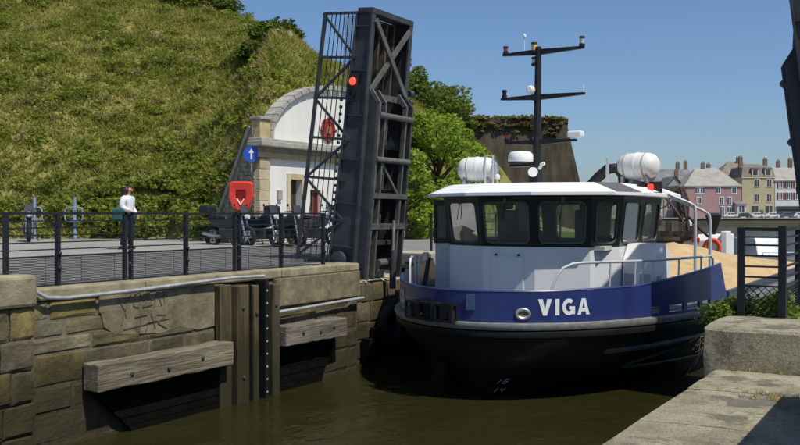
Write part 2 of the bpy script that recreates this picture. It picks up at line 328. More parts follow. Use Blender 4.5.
# ================================================================= LEFT LOCK WALL
WX = -10.4
def block_mesh(rng, ly, lz, dx=.22, j=.018):
    """rough hewn block: a small grid front with bulge, chamfered rim; outward is +x"""
    def jt(): return rng.uniform(-j, j)
    c = min(.035, ly * .12); ys = [-ly / 2 + jt(), -ly / 2 + c * 1.5, 0 + jt() * 4, ly / 2 - c * 1.5, ly / 2 + jt()]; zs = [-lz / 2 + jt() * .6, -lz / 2 + c, jt(), lz / 2 - c, lz / 2 + jt() * .6]
    v = []; f = []
    for jz in range(5):
        for jy in range(5):
            rim = jz in (0, 4) or jy in (0, 4)
            v.append((-.016 if rim else rng.uniform(-.008, .008), ys[jy] + (jt() * .6), zs[jz] + (jt() * .6)))
    for a in range(4):
        for b_ in range(4): f.append((a * 5 + b_, a * 5 + b_ + 1, (a + 1) * 5 + b_ + 1, (a + 1) * 5 + b_))
    ring = [0, 1, 2, 3, 4, 9, 14, 19, 24, 23, 22, 21, 20, 15, 10, 5]; k = len(v)
    for r_ in ring: v.append((-dx, v[r_][1], v[r_][2]))
    for i in range(16): f.append((ring[(i + 1) % 16], ring[i], k + i, k + (i + 1) % 16))
    return v, f
def stone_wall(root, rows, y0, y1, rng, skip=None, x=WX, lmin=.55, lmax=1.3, m=STONE):
    for (z0, z1) in rows:
        y = y0 - rng.uniform(0, .3)
        while y < y1:
            ly = rng.uniform(lmin, lmax); ye = y + ly
            a = max(y, y0); e = min(ye, y1)
            if y1 - e < .22: e = y1; ye = y1 + 1
            if e - a > .12 and not (skip and skip((a + e) / 2, (z0 + z1) / 2)):
                g_ = rng.uniform(.006, .020); v, f = block_mesh(rng, e - a - g_, z1 - z0 - g_)
                ob = MB().add(v, f).build('stone_block', m, root); ob.location = (x + rng.uniform(-.012, .012), (a + e) / 2, (z0 + z1) / 2)
            y = ye
rng = random.Random(3)
lw = thing('lock_wall', 'old squared stone lock wall under the left bank railing, with grey timbers', 'wall', (0, 0, 0))
MB().box(-10.9, -10.413, 6.2, 15.3, -1.5, 2.0).box(-11.2, -10.772, 15.3, 19.0, -1.5, 1.6).build('wall_core', MORTAR, lw)
edges = [-.75, -.33, .09, .50, .86, 1.30, 1.52, 1.76]
rows = list(zip(edges, edges[1:]))
stone_wall(lw, rows, 7.62, 15.3, rng)
stone_wall(lw, [(1.76, 2.02)], 7.62, 8.7, rng, lmin=.4, lmax=.8)
stone_wall(lw, rows[:-2] + [(1.30, 1.70)], 15.33, 19.0, rng, x=-10.75, lmin=.4, lmax=.8)
# rendered band under the coping, and taller concrete by the bridge
MB().box(-10.6, -10.385, 8.72, 11.3, 1.786, 2.03).build('render_band', PLASTER, lw)
MB().prism([(8.75, 1.785), (11.2, 1.785), (11.2, 1.36), (10.7, 1.33), (10.3, 1.42), (9.9, 1.36), (9.5, 1.40), (9.0, 1.44), (8.8, 1.58)], lambda y_, z: (-10.6, y_, z), lambda y_, z: (-10.387, y_, z)).build('render_patch', PLASTER, lw)
MB().box(-10.8, -10.33, 12.6, 15.3, 1.52, 2.035).build('concrete_upper_wall', PLASTER, lw, bevel=.02)
y = 7.62; k = 0
while y < 15.28:
    ye = min(15.31, y + rng.uniform(1.3, 2.0))
    if 15.31 - ye < .5: ye = 15.31
    MB().box(-10.9, -10.36 + rng.uniform(-.01, .012), y + .006, ye - .006, 2.035, 2.2 + rng.uniform(-.004, .008)).build('coping_stone', CONC_L, lw, bevel=.03); y = ye
# end pier at the near end
ep = thing('stone_pier', 'blunt stone pier at the left edge, taller than the wall beside it', 'pier', (-10.3, 7.0, 0))
v, f = [], []
for (z0, z1) in [(-.6, -.12), (-.12, .3), (.3, .72), (.72, 1.15), (1.15, 1.55), (1.55, 1.98)]:
    yy = -1.5
    while yy < .58:
        ly = rng.uniform(.55, .95); e = min(.6, yy + ly)
        if .6 - e < .25: e = .6
        v, f = block_mesh(rng, e - yy - .02, z1 - z0 - .02, .5); o = MB().add(v, f).build('stone_block', STONE, ep); o.location = (.0, (yy + e) / 2, (z0 + z1) / 2); yy = e
MB().box(-.6, -.05, -1.5, .575, -1, 1.97).build('wall_core', MORTAR, ep)
MB().box(-.62, .06, -1.5, .6, 1.98, 2.4).build('cap_block', CONC_L, ep, bevel=.05)

# graffiti on the rendered band: scribbled pale strokes of dark paint
GRAF = mat('graffiti_paint', (.11, .095, .075), .8, var=.2)
gf = thing('graffiti', 'dark scrawled graffiti tag on the rendered lock wall', 'graffiti', (-10.392, 9.06, 1.38))
strokes = [[(0, .58), (.1, .42), (.14, .3)], [(.24, .66), (.12, .4), (.06, .2)], [(.3, .62), (.27, .45), (.36, .42), (.42, .55), (.38, .66), (.3, .62)], [(.46, .62), (.58, .64), (.45, .42), (.62, .44)],
           [(.66, .4), (.72, .66), (.8, .42)], [(.6, .52), (.9, .56)], [(.84, .7), (.86, .45)], [(.3, .28), (.52, .3)], [(.42, .3), (.38, .06)], [(.5, .06), (.6, .3), (.68, .08)], [(.52, .16), (.7, .18)], [(.72, .28), (.88, .26), (.74, .14), (.9, .05)], [(.1, .12), (.95, .2)]]
for st in strokes:
    mb = MB()
    for (a, b_) in zip(st, st[1:]):
        dx, dz = b_[0] - a[0], b_[1] - a[1]; l_ = math.hypot(dx, dz); nx_, nz_ = -dz / l_ * .007, dx / l_ * .007
        ex, ez = dx / l_ * .008, dz / l_ * .008
        q = [(a[0] - ex + nx_, a[1] - ez + nz_), (b_[0] + ex + nx_, b_[1] + ez + nz_), (b_[0] + ex - nx_, b_[1] + ez - nz_), (a[0] - ex - nx_, a[1] - ez - nz_)]
        mb.prism(q, lambda p, q_: (.012, p * 1.05, q_), lambda p, q_: (.018, p * 1.05, q_))
    mb.build('stroke', GRAF, gf)

# timbers on the wall
def timber(name, label, y0, y1, z0, z1, x0=-10.38, x1=-10.06):
    t = thing(name, label, 'beam', (x0, y0, z0)); n = 10; v = []; f = []; rr = random.Random(int(y0 * 100))
    for i in range(n + 1):
        yy = (y1 - y0) * i / n
        for (a, c_) in ((0, 0), (x1 - x0, 0), (x1 - x0, z1 - z0), (0, z1 - z0)): v.append((a + rr.uniform(-.012, .012), yy, c_ + rr.uniform(-.012, .014)))
    for i in range(n):
        for j in range(4): f.append((i * 4 + j, i * 4 + (j + 1) % 4, (i + 1) * 4 + (j + 1) % 4, (i + 1) * 4 + j))
    f += [(3, 2, 1, 0), tuple(n * 4 + j for j in range(4))]
    MB().add(v, f).build('timber', WOODG, t, bevel=.018)
    for i in range(3):
        yy = (y1 - y0) * (.22 + .28 * i) + rr.uniform(-.12, .12); zc = (z1 - z0) * rr.uniform(.4, .6)
        MB().lathe([(.032, -.02), (.032, .012), (.02, .02)], (x1 - x0 + .008, yy, zc), (1, 0, 0), 8).build('bolt', DARKST, t)
    return t
timber('fender_beam', 'longer weathered grey fender beam low on the wall, nearer the stone pier', 8.42, 11.18, .72, 1.10)
timber('fender_beam', 'shorter weathered grey fender beam low on the wall, nearer the bridge', 12.55, 14.44, .83, 1.19)
def under_panel(label, ya, yb, za, yc, yd):   # near-black boards under a beam, narrowing to the water
    t = thing('fender_panel', label, 'fender panel', (-10.36, ya, 0)); n = 8
    for i in range(n):
        z1 = za - i * (za + .3) / n; z0 = za - (i + 1) * (za + .3) / n + .012
        fr = lambda z, a, c_: a + (c_ - a) * min(1, (za - z) / za)
        MB().prism([(fr(z0, ya, yc) - ya, z0), (fr(z0, yb, yd) - ya, z0), (fr(z1, yb, yd) - ya, z1), (fr(z1, ya, yc) - ya, z1)], lambda p, q: (0, p, q), lambda p, q: (.07 + .01 * (i % 2), p, q)).build('board', WOODB, t)
under_panel('black boards under the longer fender beam', 8.46, 11.16, .72, 9.25, 11.16)
under_panel('black boards under the shorter fender beam', 12.58, 14.40, .83, 12.58, 13.9)
# guide posts (groove for stop planks)
gp = thing('guide_posts', 'tall group of upright guide posts and planks fixed to the lock wall', 'guide posts', (-10.3, 11.05, 0))
MB().box(-.06, .05, .02, .30, -1.2, 2.02).build('plank', WOODP, gp, bevel=.015)
MB().box(-.06, .16, .31, .62, -1.2, 2.0).build('plank', WOODP, gp, bevel=.02)
MB().box(-.06, .10, .63, .73, -1.2, 2.0).build('plank', WOODB, gp)  # set-back strip coloured black for the shaded gap between planks
MB().box(-.06, .15, .74, .88, -1.2, 1.98).build('plank', WOODP, gp, bevel=.02)
MB().box(-.06, .05, .89, .99, -1.2, 2.0).build('groove_back', WOODB, gp)  # shade of the open groove put in as a black strip
MB().box(-.06, .185, 1.0, 1.085, -1.2, 2.06).build('gauge_strip', BLACK, gp)
for i in range(9): MB().box(.186, .192, 1.03, 1.06, .1 + i * .22, .128 + i * .22).build('gauge_mark', mat('faded_mark', (.42, .41, .36), .8, var=.2, scale=20), gp)
MB().box(-.06, .06, 1.09, 1.21, -1.2, 1.98).build('plank', WOODB, gp)  # another black strip standing in for the dark gap beside the gauge
MB().box(-.06, .17, 1.22, 1.42, -1.2, 1.97).build('plank', WOODP, gp, bevel=.02)
for (yy, zz) in ((.47, .45), (.46, 1.62), (.81, 1.5), (1.31, 1.6)):
    MB().lathe([(.035, -.02), (.035, .015), (.02, .025)], (.16 if yy < 1 else .17, yy, zz), (1, 0, 0), 8).build('bolt', DARKST, gp)
# conduits
tag(MB().tube([(-10.31, 7.62, 2.17), (-10.30, 7.78, 2.08), (-10.31, 8.1, 2.05), (-10.30, 9.4, 2.07), (-10.31, 10.4, 2.10), (-10.28, 11.4, 2.13), (-10.1, 12.0, 2.13)], .026, 8).build('conduit_pipe', STEELW, smooth=True), 'long pale conduit pipe running along under the coping of the lock wall', 'pipe')
tag(MB().tube([(-10.29, 12.52, 1.44), (-10.28, 13.4, 1.45), (-10.29, 14.6, 1.47), (-10.29, 15.36, 1.475)], .03, 8).build('conduit_pipe', STEELW, smooth=True), 'short pale pipe below the upper concrete wall next to the bridge', 'pipe')

# ---- railing on the left bank
def left_railing():
    t = thing('railing', 'long dark steel railing with horizontal bars along the left bank', 'railing', (-10.62, 7.39, 2.2)); o = -7.39
    posts = [7.39, 8.2, 9.45, 10.66, 11.89, 13.1, 14.41]
    for yy in posts:
        if yy in (9.45, 11.89):
            for d in (-.06, .06): MB().box(-.03, .03, yy + o + d - .022, yy + o + d + .022, 0, 1.02).build('post', RAILP, t)
        else: MB().box(-.035, .035, yy + o - .025, yy + o + .025, 0, 1.02).build('post', RAILP, t)
    L_ = posts[-1] + o
    for z in (.99,): MB().box(-.03, .03, -.03, L_ + .03, z, z + .035).build('top_rail', RAILP, t)
    for z in (.50, .60, .70, .80, .895): MB().box(-.01, .01, 0, L_, z, z + .017).build('bar', RAILP, t)
    for z in (.40,): MB().box(-.014, .014, 0, L_, z, z + .026).build('bar', RAILP, t)
    mb = MB()
    for i in range(17): mb.box(-.004, .004, 0, L_, .05 + i * .0205, .060 + i * .0205)
    for i in range(int(L_ / .6)): mb.box(.004, .008, i * .6, i * .6 + .006, .05, .4)
    mb.build('mesh_panel', RAILP, t)
    # short return at the near end
    MB().box(-.55, 0, -.02, .02, .99, 1.025).build('top_rail', RAILP, t)
    MB().box(-.6, -.55, -.025, .025, 0, 1.03).build('post', RAILP, t)
    for z in (.4, .5, .6, .7, .8, .895): MB().box(-.55, -.03, -.008, .008, z, z + .017).build('bar', RAILP, t)
    for yy in posts[1:]: 
        for z in (.25, .45): MB().lathe([(.02, 0), (.03, .02), (.012, .04)], (.035, yy + o, z), (1, 0, 0), 8).build('clamp', RAILP, t)
left_railing()

# ================================================================= BASCULE LEAVES
MESHW = mat('pale_mesh', (.34, .36, .38), .5, metal=.3, var=.1)
SOFFIT = mat('deck_soffit', (.035, .03, .026), .8, scale=3, col2=(.10, .08, .06))
REDLIT = emission('red_signal_lit', (1., .04, .02), 2.2)
def leaf(label, loc, rz, lean, signal):
    t = thing('bascule_leaf', label, 'bridge leaf', loc); t.rotation_euler = (0, R(lean), rz)
    T = 5.35
    for w in (-.9, .9):   # main girders, deeper at the hinge
        pr = [(-.62, -.25), (.0, -.25), (.0, T), (-.34, T)]
        MB().prism(pr, lambda m, l: (m, w - .03, l), lambda m, l: (m, w + .03, l)).build('girder_web', DARKST, t)
        MB().bar((.02, w, -.25), (.02, w, T), .16, .04, (1, 0, 0)).build('girder_flange', DARKST, t)
        MB().bar((-.64, w, -.25), (-.36, w, T), .16, .04, (1, 0, 0)).build('girder_flange', DARKST, t)
        for i in range(6): MB().box(-.55 + i * .035, -.02, w + (-.075 if w < 0 else .03), w + (-.03 if w < 0 else .075), .3 + i * .95, .33 + i * .95).build('stiffener', DARKST, t)
    # deck plates and stringers between the girders
    for i in range(8):
        z0 = -.1 + i * .68; MB().box(-.42, -.36, -.86, .86, z0, z0 + .67).build('deck_plate', SOFFIT, t)
    for w in (-.52, -.17, .17, .52): MB().box(-.36, -.2, w - .035, w + .035, -.1, T - .1).build('stringer', SOFFIT, t)
    for l in (.35, 1.5, 2.5): MB().box(-.3, -.03, -.87, .87, l, l + .1).build('cross_beam', DARKST, t)
    MB().box(-.34, .05, -.98, .98, T - .02, T + .1).build('end_beam', DARKST, t, bevel=.01)
    MB().box(-.2, .04, -.87, .87, 3.55, 3.68).build('cross_beam', GREYST, t)
    # cross bracing in the outer bay
    MB().bar((.03, -.84, 3.68), (.03, .84, 5.2), .12, .05, (1, 0, 0)).build('brace', GREYST, t)
    MB().bar((.07, .84, 3.68), (.07, -.84, 5.2), .12, .05, (1, 0, 0)).build('brace', GREYST, t)
    # lifting frame standing proud of the underside
    for w in (-.78, -.5, .5, .78):
        MB().bar((.04, w, 3.72), (.26, w, 3.45), .07, .1, (1, 0, 0)).bar((.26, w, 3.47), (.26, w, -.35), .07, .1, (1, 0, 0)).build('frame_chord', GREYST if abs(w) < .6 or w < 0 else DARKST, t)
    for w in (-.83, .83): MB().prism([(.0, -.3), (.25, -.3), (.25, 3.46), (.04, 3.7), (.0, 3.7)], lambda m, l: (m, w - .012, l), lambda m, l: (m, w + .012, l)).build('frame_web', DARKST, t)
    for l in (3.2, 2.25): MB().tube([(.3, -.8, l), (.3, .8, l)], .065, 12).build('cross_tube', GREYST, t, smooth=True)
    for l in (1.42, .75): MB().box(.22, .33, -.8, .8, l, l + .11).build('cross_beam', GREYST, t)
    MB().bar((.24, -.45, 2.2), (.24, .45, 1.5), .06, .06, (1, 0, 0)).build('brace', GREYST, t)
    # hydraulic ram, rollers
    rm = MB().tube([(.42, .05, .95), (.47, .05, -.05)], .035, 10).build('hydraulic_ram', STEELR, t, smooth=True)
    MB().tube([(.46, .05, .3), (.52, .05, -.55)], .075, 12).build('cylinder', DARKST, rm, smooth=True)
    MB().tube([(.3, -.35, 0), (.3, .35, 0)], .09, 12).build('cross_tube', GREYST, t, smooth=True)
    for w in (-1.16, 1.02): MB().lathe([(.1, 0), (.17, .02), (.17, .12), (.1, .14)], (-.3, w, .05), (0, 1, 0), 18).build('roller', DARKST, t, smooth=True)
    # parapets standing off the deck side, lattice with long bars
    for w in (-.93, .93):
        m0, m1 = -.5, -1.52
        MB().bar((m1, w, -.1), (m1 + .3, w, T + .02), .07, .07).build('parapet_rail', DARKST, t)
        st = [0, .88, 1.76, 2.64, 3.52, 4.4, T]
        for i, l in enumerate(st):
            mo = m1 + .3 * (l / T); MB().bar((m0 + .15, w, l), (mo, w, l), .055, .055).build('parapet_post', DARKST, t)
            if i < 6:
                l2 = st[i + 1]; a, b_ = ((m0 + .15, w, l), (mo, w, l2)) if i % 2 else ((mo, w, l), (m0 + .15, w, l2))
                MB().bar(a, b_, .05, .05).build('parapet_diagonal', DARKST, t)
        for i in range(6):
            m = m0 - .06 - i * .155; MB().bar((m, w + .02, .05), (m + .06 + i * .045, w + .02, T), .016, .016).build('parapet_bar', DARKST, t)
        mb = MB()
        for i in range(10): mb.bar((m0 + .1 - i * .03, w + .03, 3.55), (m0 + .1 - i * .03, w + .03, T - .06), .006, .006)
        for i in range(40): mb.bar((m0 + .12, w + .034, 3.58 + i * .0435), (m0 - .2, w + .034, 3.58 + i * .0435), .006, .006)
        mb.build('mesh_panel', MESHW, t)
        for i in range(22): MB().box(-.66, -.6, w - .02, w + .02, .2 + i * .155, .26 + i * .155).build('rack_tooth', DARKST, t)
    if signal:
        s_ = MB().box(-.42, -.18, -1.02, -.97, 3.45, 4.05).build('signal_board', BLACK, t, bevel=.02)
        MB().lathe([(.075, 0), (.085, .03), (.07, .06)], (-.3, -1.02, 3.88), (0, -1, 0), 18).build('red_lamp', REDLIT, s_, smooth=True)
        MB().lathe([(.075, 0), (.085, .05), (.06, .05), (.055, .02)], (-.3, -1.02, 3.60), (0, -1, 0), 18).build('dark_lamp', BLACK, s_, smooth=True)
        for l in (3.62, 3.82): MB().lathe([(.07, 0), (.08, .1), (.05, .14)], (.06, 1.0, l), (.3, 1, 0), 14).build('signal_lamp', DARKST, t, smooth=True)
    return t
leaf('raised bridge leaf on the left bank, lit red signal on its side', (-10.97, 16.78, 2.15), 0, 5.2, True).scale = (1, .86, 1)
leaf('raised bridge leaf at the right edge of the view, mostly cut off', (-1.60, 16.3, 2.15), math.pi, 7.2, False)
# seats the leaves stand on
tag(MB().box(-12.2, -10.97, 15.31, 18.95, -1.5, 1.72).box(-12.2, -11.3, 15.9, 16.2, 1.72, 2.1).box(-12.2, -11.3, 17.5, 17.8, 1.72, 2.1).build('bridge_seat', CONC, bevel=.03), 'low concrete bridge seat under the left bridge leaf', 'bridge seat')
tag(MB().box(-1.95, -.2, 15.1, 17.6, 1.982, 2.12).build('bridge_seat', CONC, bevel=.03), 'concrete bridge seat under the right bridge leaf', 'bridge seat')
for (yy, h_) in ((18.1, .28), (18.55, .34)):
    tag(MB().lathe([(.15, 0), (.13, .06), (.1, .1), (.1, h_ - .1), (.16, h_ - .06), (.15, h_), (.05, h_ + .02)], (-11.05, yy, 1.72), n=16).build('mooring_bollard', BLACK, smooth=True), 'small black bollard on the bridge seat, ' + ('nearer the leaf' if yy < 18.3 else 'farther from the leaf'), 'bollard', 'bollards on the bridge seat')
for i, (yy, zz) in enumerate(((16.9, .75), (17.9, .9))):
    pts = [(-10.6, yy + .34 * math.cos(a), zz + .34 * math.sin(a)) for a in np.linspace(0, 2 * math.pi, 22)[:-1]]
    o = thing('tyre_fender', 'black tyre fender hung on the wall beside the bow, ' + ('nearer one' if i == 0 else 'farther one'), 'tyre', (0, 0, 0), group='tyre fenders')
    MB().tube(pts, .13, 10, True).build('tyre', RUBBER, o, smooth=True)
    MB().tube([(-10.64, yy, zz + .4), (-10.7, yy, 1.72)], .012, 6).build('chain', DARKST, o)
for i, yy in enumerate((15.9, 16.25)):
    tag(MB().box(-10.72, -10.5, yy, yy + .13, -1, .55 + .2 * i).build('mooring_post', WOODB, bevel=.02), ('shorter' if i == 0 else 'taller') + ' black timber stub at the foot of the wall by the bridge', 'post', 'timber stubs')

# railing beyond the bridge
t = thing('railing', 'far railing on the left bank beyond the raised bridge leaf', 'railing', (-11.6, 20.5, 2.23))
for i in range(8): MB().box(-.025, .025, i * 1.3 - .025, i * 1.3 + .025, 0, 1.0).build('post', RAILP, t)
for z in (.97, .72, .5, .28): MB().box(-.018, .018, 0, 9.1, z, z + .03).build('bar', RAILP, t)
slab([(-13, 26), (-13, 39.5), (-19, 48), (-19, 34)], 2.0, 2.25, 'lawn', mat('lawn_green', (.06, .09, .015), .95, scale=3, bump=.6, bscale=40, col2=(.11, .14, .03), spec=.1))

# ================================================================= GATEHOUSE in the hillside
PLW = mat('white_render', (.66, .65, .60), .85, var=.08, scale=1.3, bump=.1, spec=.2, streak=True)
ASHLAR = mat('ashlar', (.36, .30, .19), .85, scale=3, bump=.3, col2=(.50, .43, .29), rand=.16, spec=.2)
GREYSTONE = mat('grey_cornice', (.26, .25, .215), .88, scale=3, bump=.3, col2=(.40, .385, .33), spec=.2)
RUBBLE = mat('rubble_stone', (.20, .175, .125), .9, scale=5, bump=.9, bscale=9, col2=(.38, .345, .26), spec=.2)
REDP = mat('red_joinery', (.30, .035, .022), .5, var=.15)
gh = thing('gatehouse', 'white gatehouse front with stone cornice and arched top set in the hill', 'building', (-20.3, 23.8, 2.2))
GL = 9.6
# wall with door opening (y 1.75..2.4, z 0..2.25) and window opening (2.95..3.6, .9..1.9)
for (ya, yb, za, zb) in ((.55, 1.75, 0, 2.95), (1.75, 2.4, 2.25, 2.95), (2.4, 2.95, 0, 2.95), (2.95, 3.6, 0, .9), (2.95, 3.6, 1.9, 2.95), (3.6, GL - .55, 0, 2.95)):
    MB().box(-.35, 0, ya, yb, za, zb).build('wall_panel', PLW, gh)
arc = [(.72, 3.62)] + [(4.85 + 4.15 * math.cos(a), 3.62 + 2.15 * math.sin(a)) for a in np.linspace(math.pi, 0, 25)] + [(GL - .6, 3.62)]
MB().prism(arc, lambda p, q: (-.35, p, q), lambda p, q: (-.02, p, q)).build('pediment_wall', PLW, gh)
n = 25
for i in range(n - 1):
    a0 = math.pi - math.pi * i / (n - 1); a1 = math.pi - math.pi * (i + 1) / (n - 1)
    pol = [(4.85 + rr_ * math.cos(a), 3.62 + rz_ * math.sin(a)) for (rr_, rz_, a) in ((4.16, 2.16, a0 - .006), (4.16, 2.16, a1 + .006), (4.34, 2.32, a1 + .006), (4.34, 2.32, a0 - .006))]
    MB().prism(pol, lambda p, q: (-.4, p, q), lambda p, q: (.14, p, q)).build('arch_stone', GREYSTONE, gh)
for (ya, yb) in ((0, .55), (GL - .55, GL)):
    for i in range(8): MB().box(-.3, .07 + .02 * (i % 2), ya + .004, yb - .004, i * .365 + .006, (i + 1) * .365 - .006).build('quoin', ASHLAR, gh, bevel=.012)
    MB().box(-.3, .1, ya, yb, 3.62, 4.25).build('parapet_block', ASHLAR, gh, bevel=.02)
    MB().box(-.34, .16, ya - .04, yb + .04, 4.252, 4.36).build('parapet_cap', GREYSTONE, gh, bevel=.02)
MB().box(-.3, .12, -.1, GL + .05, 2.952, 3.15).build('moulding', ASHLAR, gh, bevel=.02)
MB().box(-.3, .05, -.05, GL, 3.152, 3.32).build('frieze', GREYSTONE, gh)
MB().box(-.3, .38, -.22, GL + .1, 3.322, 3.52).build('cornice', GREYSTONE, gh, bevel=.03)
MB().box(-.3, .28, -.15, GL + .1, 3.522, 3.615).build('cornice_top', GREYSTONE, gh, bevel=.02)
MB().box(-.02, .06, 1.55, 1.748, 0, 2.45).build('door_jamb', ASHLAR, gh); MB().box(-.02, .06, 2.402, 2.6, 0, 2.45).build('door_jamb', ASHLAR, gh); MB().box(-.02, .064, 1.75, 2.4, 2.252, 2.45).build('door_lintel', ASHLAR, gh)
d_ = MB().box(-.3, -.24, 1.75, 2.4, 0, 2.25).build('door', mat('dark_door', (.035, .03, .02), .6), gh); MB().box(-.24, -.2, 1.82, 1.86, 1.0, 1.14).build('handle', STEELR, d_)
w_ = MB().box(-.2, -.12, 2.95, 3.02, .9, 1.9).box(-.2, -.12, 3.53, 3.6, .9, 1.9).box(-.2, -.12, 3.02, 3.53, .9, .98).box(-.2, -.12, 3.02, 3.53, 1.82, 1.9).box(-.2, -.13, 3.25, 3.3, .98, 1.82).build('window', REDP, gh)
MB().box(-.18, -.16, 3.0, 3.55, .95, 1.85).build('pane', mat('dark_pane', (.03, .035, .04), .1), w_)
MB().box(.0, .1, 1.0, 1.22, 1.5, 1.85).build('meter_box', GREYSTONE, gh, bevel=.02)
# round dark red crest on the pediment
em = thing('round_emblem', 'round dark red emblem on the white arched wall of the gatehouse', 'emblem', (-20.3, 27.85, 6.4))
MB().lathe([(.40, 0), (.44, .03), (.44, .06), (.33, .08), (.30, .05)], (-.01, 0, 0), (1, 0, 0), 24).build('disc', mat('crest_red', (.26, .03, .025), .6, var=.35, scale=9), em)
for i in range(8):
    a = i * math.pi / 4; MB().lathe([(.07, 0), (.07, .05), (.04, .07)], (.03, .43 * math.cos(a), .43 * math.sin(a)), (1, 0, 0), 8).build('knob', mat('crest_dark', (.12, .03, .03), .6), em)
MB().prism([(-.12, -.14), (.12, -.14), (.14, .14), (-.14, .14)], lambda p, q: (.05, p, q), lambda p, q: (.08, p, q)).build('shield', mat('crest_gold', (.35, .13, .05), .6), em)
# wing wall beside the gatehouse with sloping coping
ww = thing('wing_wall', 'sloping rubble stone wing wall between the grass bank and the gatehouse', 'wall', (-20.42, 23.78, 2.2))
dirv = Vector((-2.75, .95, 0)); WL = dirv.length; dirv.normalize(); nrm = Vector((dirv.y, -dirv.x, 0)) * -1
nrm = Vector((-dirv.y, dirv.x, 0)); 
if nrm.y > 0: nrm = -nrm
def wp(a, z, off): p = dirv * a + nrm * off; return (p.x, p.y, z)
poly = [(0, 0), (WL, 0), (WL, .25), (.28, 3.9), (0, 3.9)]
MB().prism(poly, lambda a, z: wp(a, z, -.4), lambda a, z: wp(a, z, 0)).build('wall', RUBBLE, ww)
rr = random.Random(5)
zz = .02
while zz < 3.7:
    hh = rr.uniform(.14, .24); amax = WL if zz < .25 else .28 + (WL - .28) * (3.9 - zz - hh) / 3.65; a = 0
    while a < amax - .12:
        l_ = rr.uniform(.18, .42); e = min(a + l_, amax)
        MB().prism([(a + .012, zz + rr.uniform(.005, .02)), (e - .012, zz + rr.uniform(.005, .02)), (e - .012 - rr.uniform(0, .03), zz + hh - .01), (a + .012 + rr.uniform(0, .03), zz + hh - .01)], lambda p, q: wp(p, q, -.02), lambda p, q: wp(p, q, .02 + .02 * ((int(p * 50) % 3)))).build('stone_block', RUBBLE, ww); a = e
    zz += hh
for i in range(8):
    f0, f1 = i / 8 + .003, (i + 1) / 8 - .003; A = (.2, 4.0); B = (WL + .1, .22)
    p0 = (A[0] + (B[0] - A[0]) * f0, A[1] + (B[1] - A[1]) * f0); p1 = (A[0] + (B[0] - A[0]) * f1, A[1] + (B[1] - A[1]) * f1)
    MB().prism([p0, p1, (p1[0] + .1, p1[1] + .1), (p0[0] + .1, p0[1] + .1)], lambda a, z: wp(a, z, -.45), lambda a, z: wp(a, z, .09)).build('coping_stone', GREYSTONE, ww)
# round blue sign
sg = thing('road_sign', 'round blue sign with a white arrow at the gatehouse corner', 'sign', (-20.42, 23.6, 5.25), R(-31.5 + 63))
sg.rotation_euler = (0, 0, R(31.5))
MB().lathe([(.27, 0), (.27, .02)], (0, 0, 0), (0, -1, 0), 28).build('disc', mat('sign_blue', (.02, .10, .50), .35, var=.05), sg)
MB().prism([(-.03, -.18), (.03, -.18), (.03, .05), (.1, .03), (0, .19), (-.1, .03), (-.03, .05)], lambda p, q: (p, -.024, q), lambda p, q: (p, -.028, q)).build('arrow', WHITE, sg)
MB().box(-.02, .02, .005, .045, -.6, .3).build('bracket', STEELR, sg)
# red life ring cabinet
lb = thing('lifebuoy_case', 'red horseshoe-shaped lifebuoy case on the rubble wall behind the motorbikes', 'lifebuoy', (-19.9, 22.5, 3.8), R(31.5))
pr = [(-.40, .42), (-.30, .48), (.30, .48), (.40, .42), (.42, -.05), (.28, -.42), (.12, -.52), (-.12, -.52), (-.28, -.42), (-.42, -.05)]
inn = [(.4 * p[0] + 0, .42 * p[1] - .02) for p in pr]
mb = MB(); k = len(pr)
vs_ = [(p[0], 0, p[1]) for p in pr] + [(p[0] * .9, -.2, p[1] * .9) for p in pr] + [(p[0], -.18, p[1]) for p in inn] + [(p[0], -.04, p[1]) for p in inn]
fs_ = [(i, (i + 1) % k, k + (i + 1) % k, k + i) for i in range(k)] + [(k + i, k + (i + 1) % k, 2 * k + (i + 1) % k, 2 * k + i) for i in range(k)] + [(2 * k + i, 2 * k + (i + 1) % k, 3 * k + (i + 1) % k, 3 * k + i) for i in range(k)] + [tuple(range(3 * k, 4 * k)), tuple(range(k - 1, -1, -1))]
mb.add(vs_, fs_).build('case', RED, lb, bevel=.02)
MB().tube([(-.12, -.16, -.1), (0, -.19, -.3), (.12, -.16, -.1)], .03, 8).build('strap', mat('pale_rope', (.6, .55, .45), .8), lb, smooth=True)
MB().box(-.04, .04, .0, .08, -1.58, .1).build('post', STEELR, lb)

# ================================================================= BOAT
BO = Vector((-6.95, 13.6, 0))
boat = thing('work_boat', 'blue and black sand barge with white wheelhouse filling the lock', 'boat', BO)
LV = [(-.8, 2.8, .95, 7., 1.25), (0, 2.9, .62, 6.6, .95), (.45, 2.98, .38, 6.3, .72), (.92, 3.19, .08, 6., .52), (1.36, 3.22, 0, 6., .5)]
TS = [0, .004, .012, .025, .045, .07, .1, .14, .19, .25, .32, .4, .5, .62, .78, 1.0]
UEND = 27.5; HX = -.15; HV = 3.22
def outline(V, u0, Ln, bb, side): return [(HX + side * V * (1 - (1 - t_) ** 2) ** bb, u0 + Ln * t_) for t_ in TS] + [(HX + side * V, 14), (HX + side * V, UEND)]
v = []; f = []
ring = []
for (z, V, u0, Ln, bb) in LV:
    pts = list(reversed(outline(V, u0, Ln, bb, -1))) + outline(V, u0, Ln, bb, 1)[1:]
    ring.append([len(v) + i for i in range(len(pts))]); v += [(p[0], p[1], z) for p in pts]
for a, b_ in zip(ring, ring[1:]):
    for i in range(len(a) - 1): f.append((a[i], a[i + 1], b_[i + 1], b_[i]))
    f.append((a[-1], a[0], b_[0], b_[-1]))
hull = MB().add(v, f).build('hull', HULLB, boat, smooth=True)
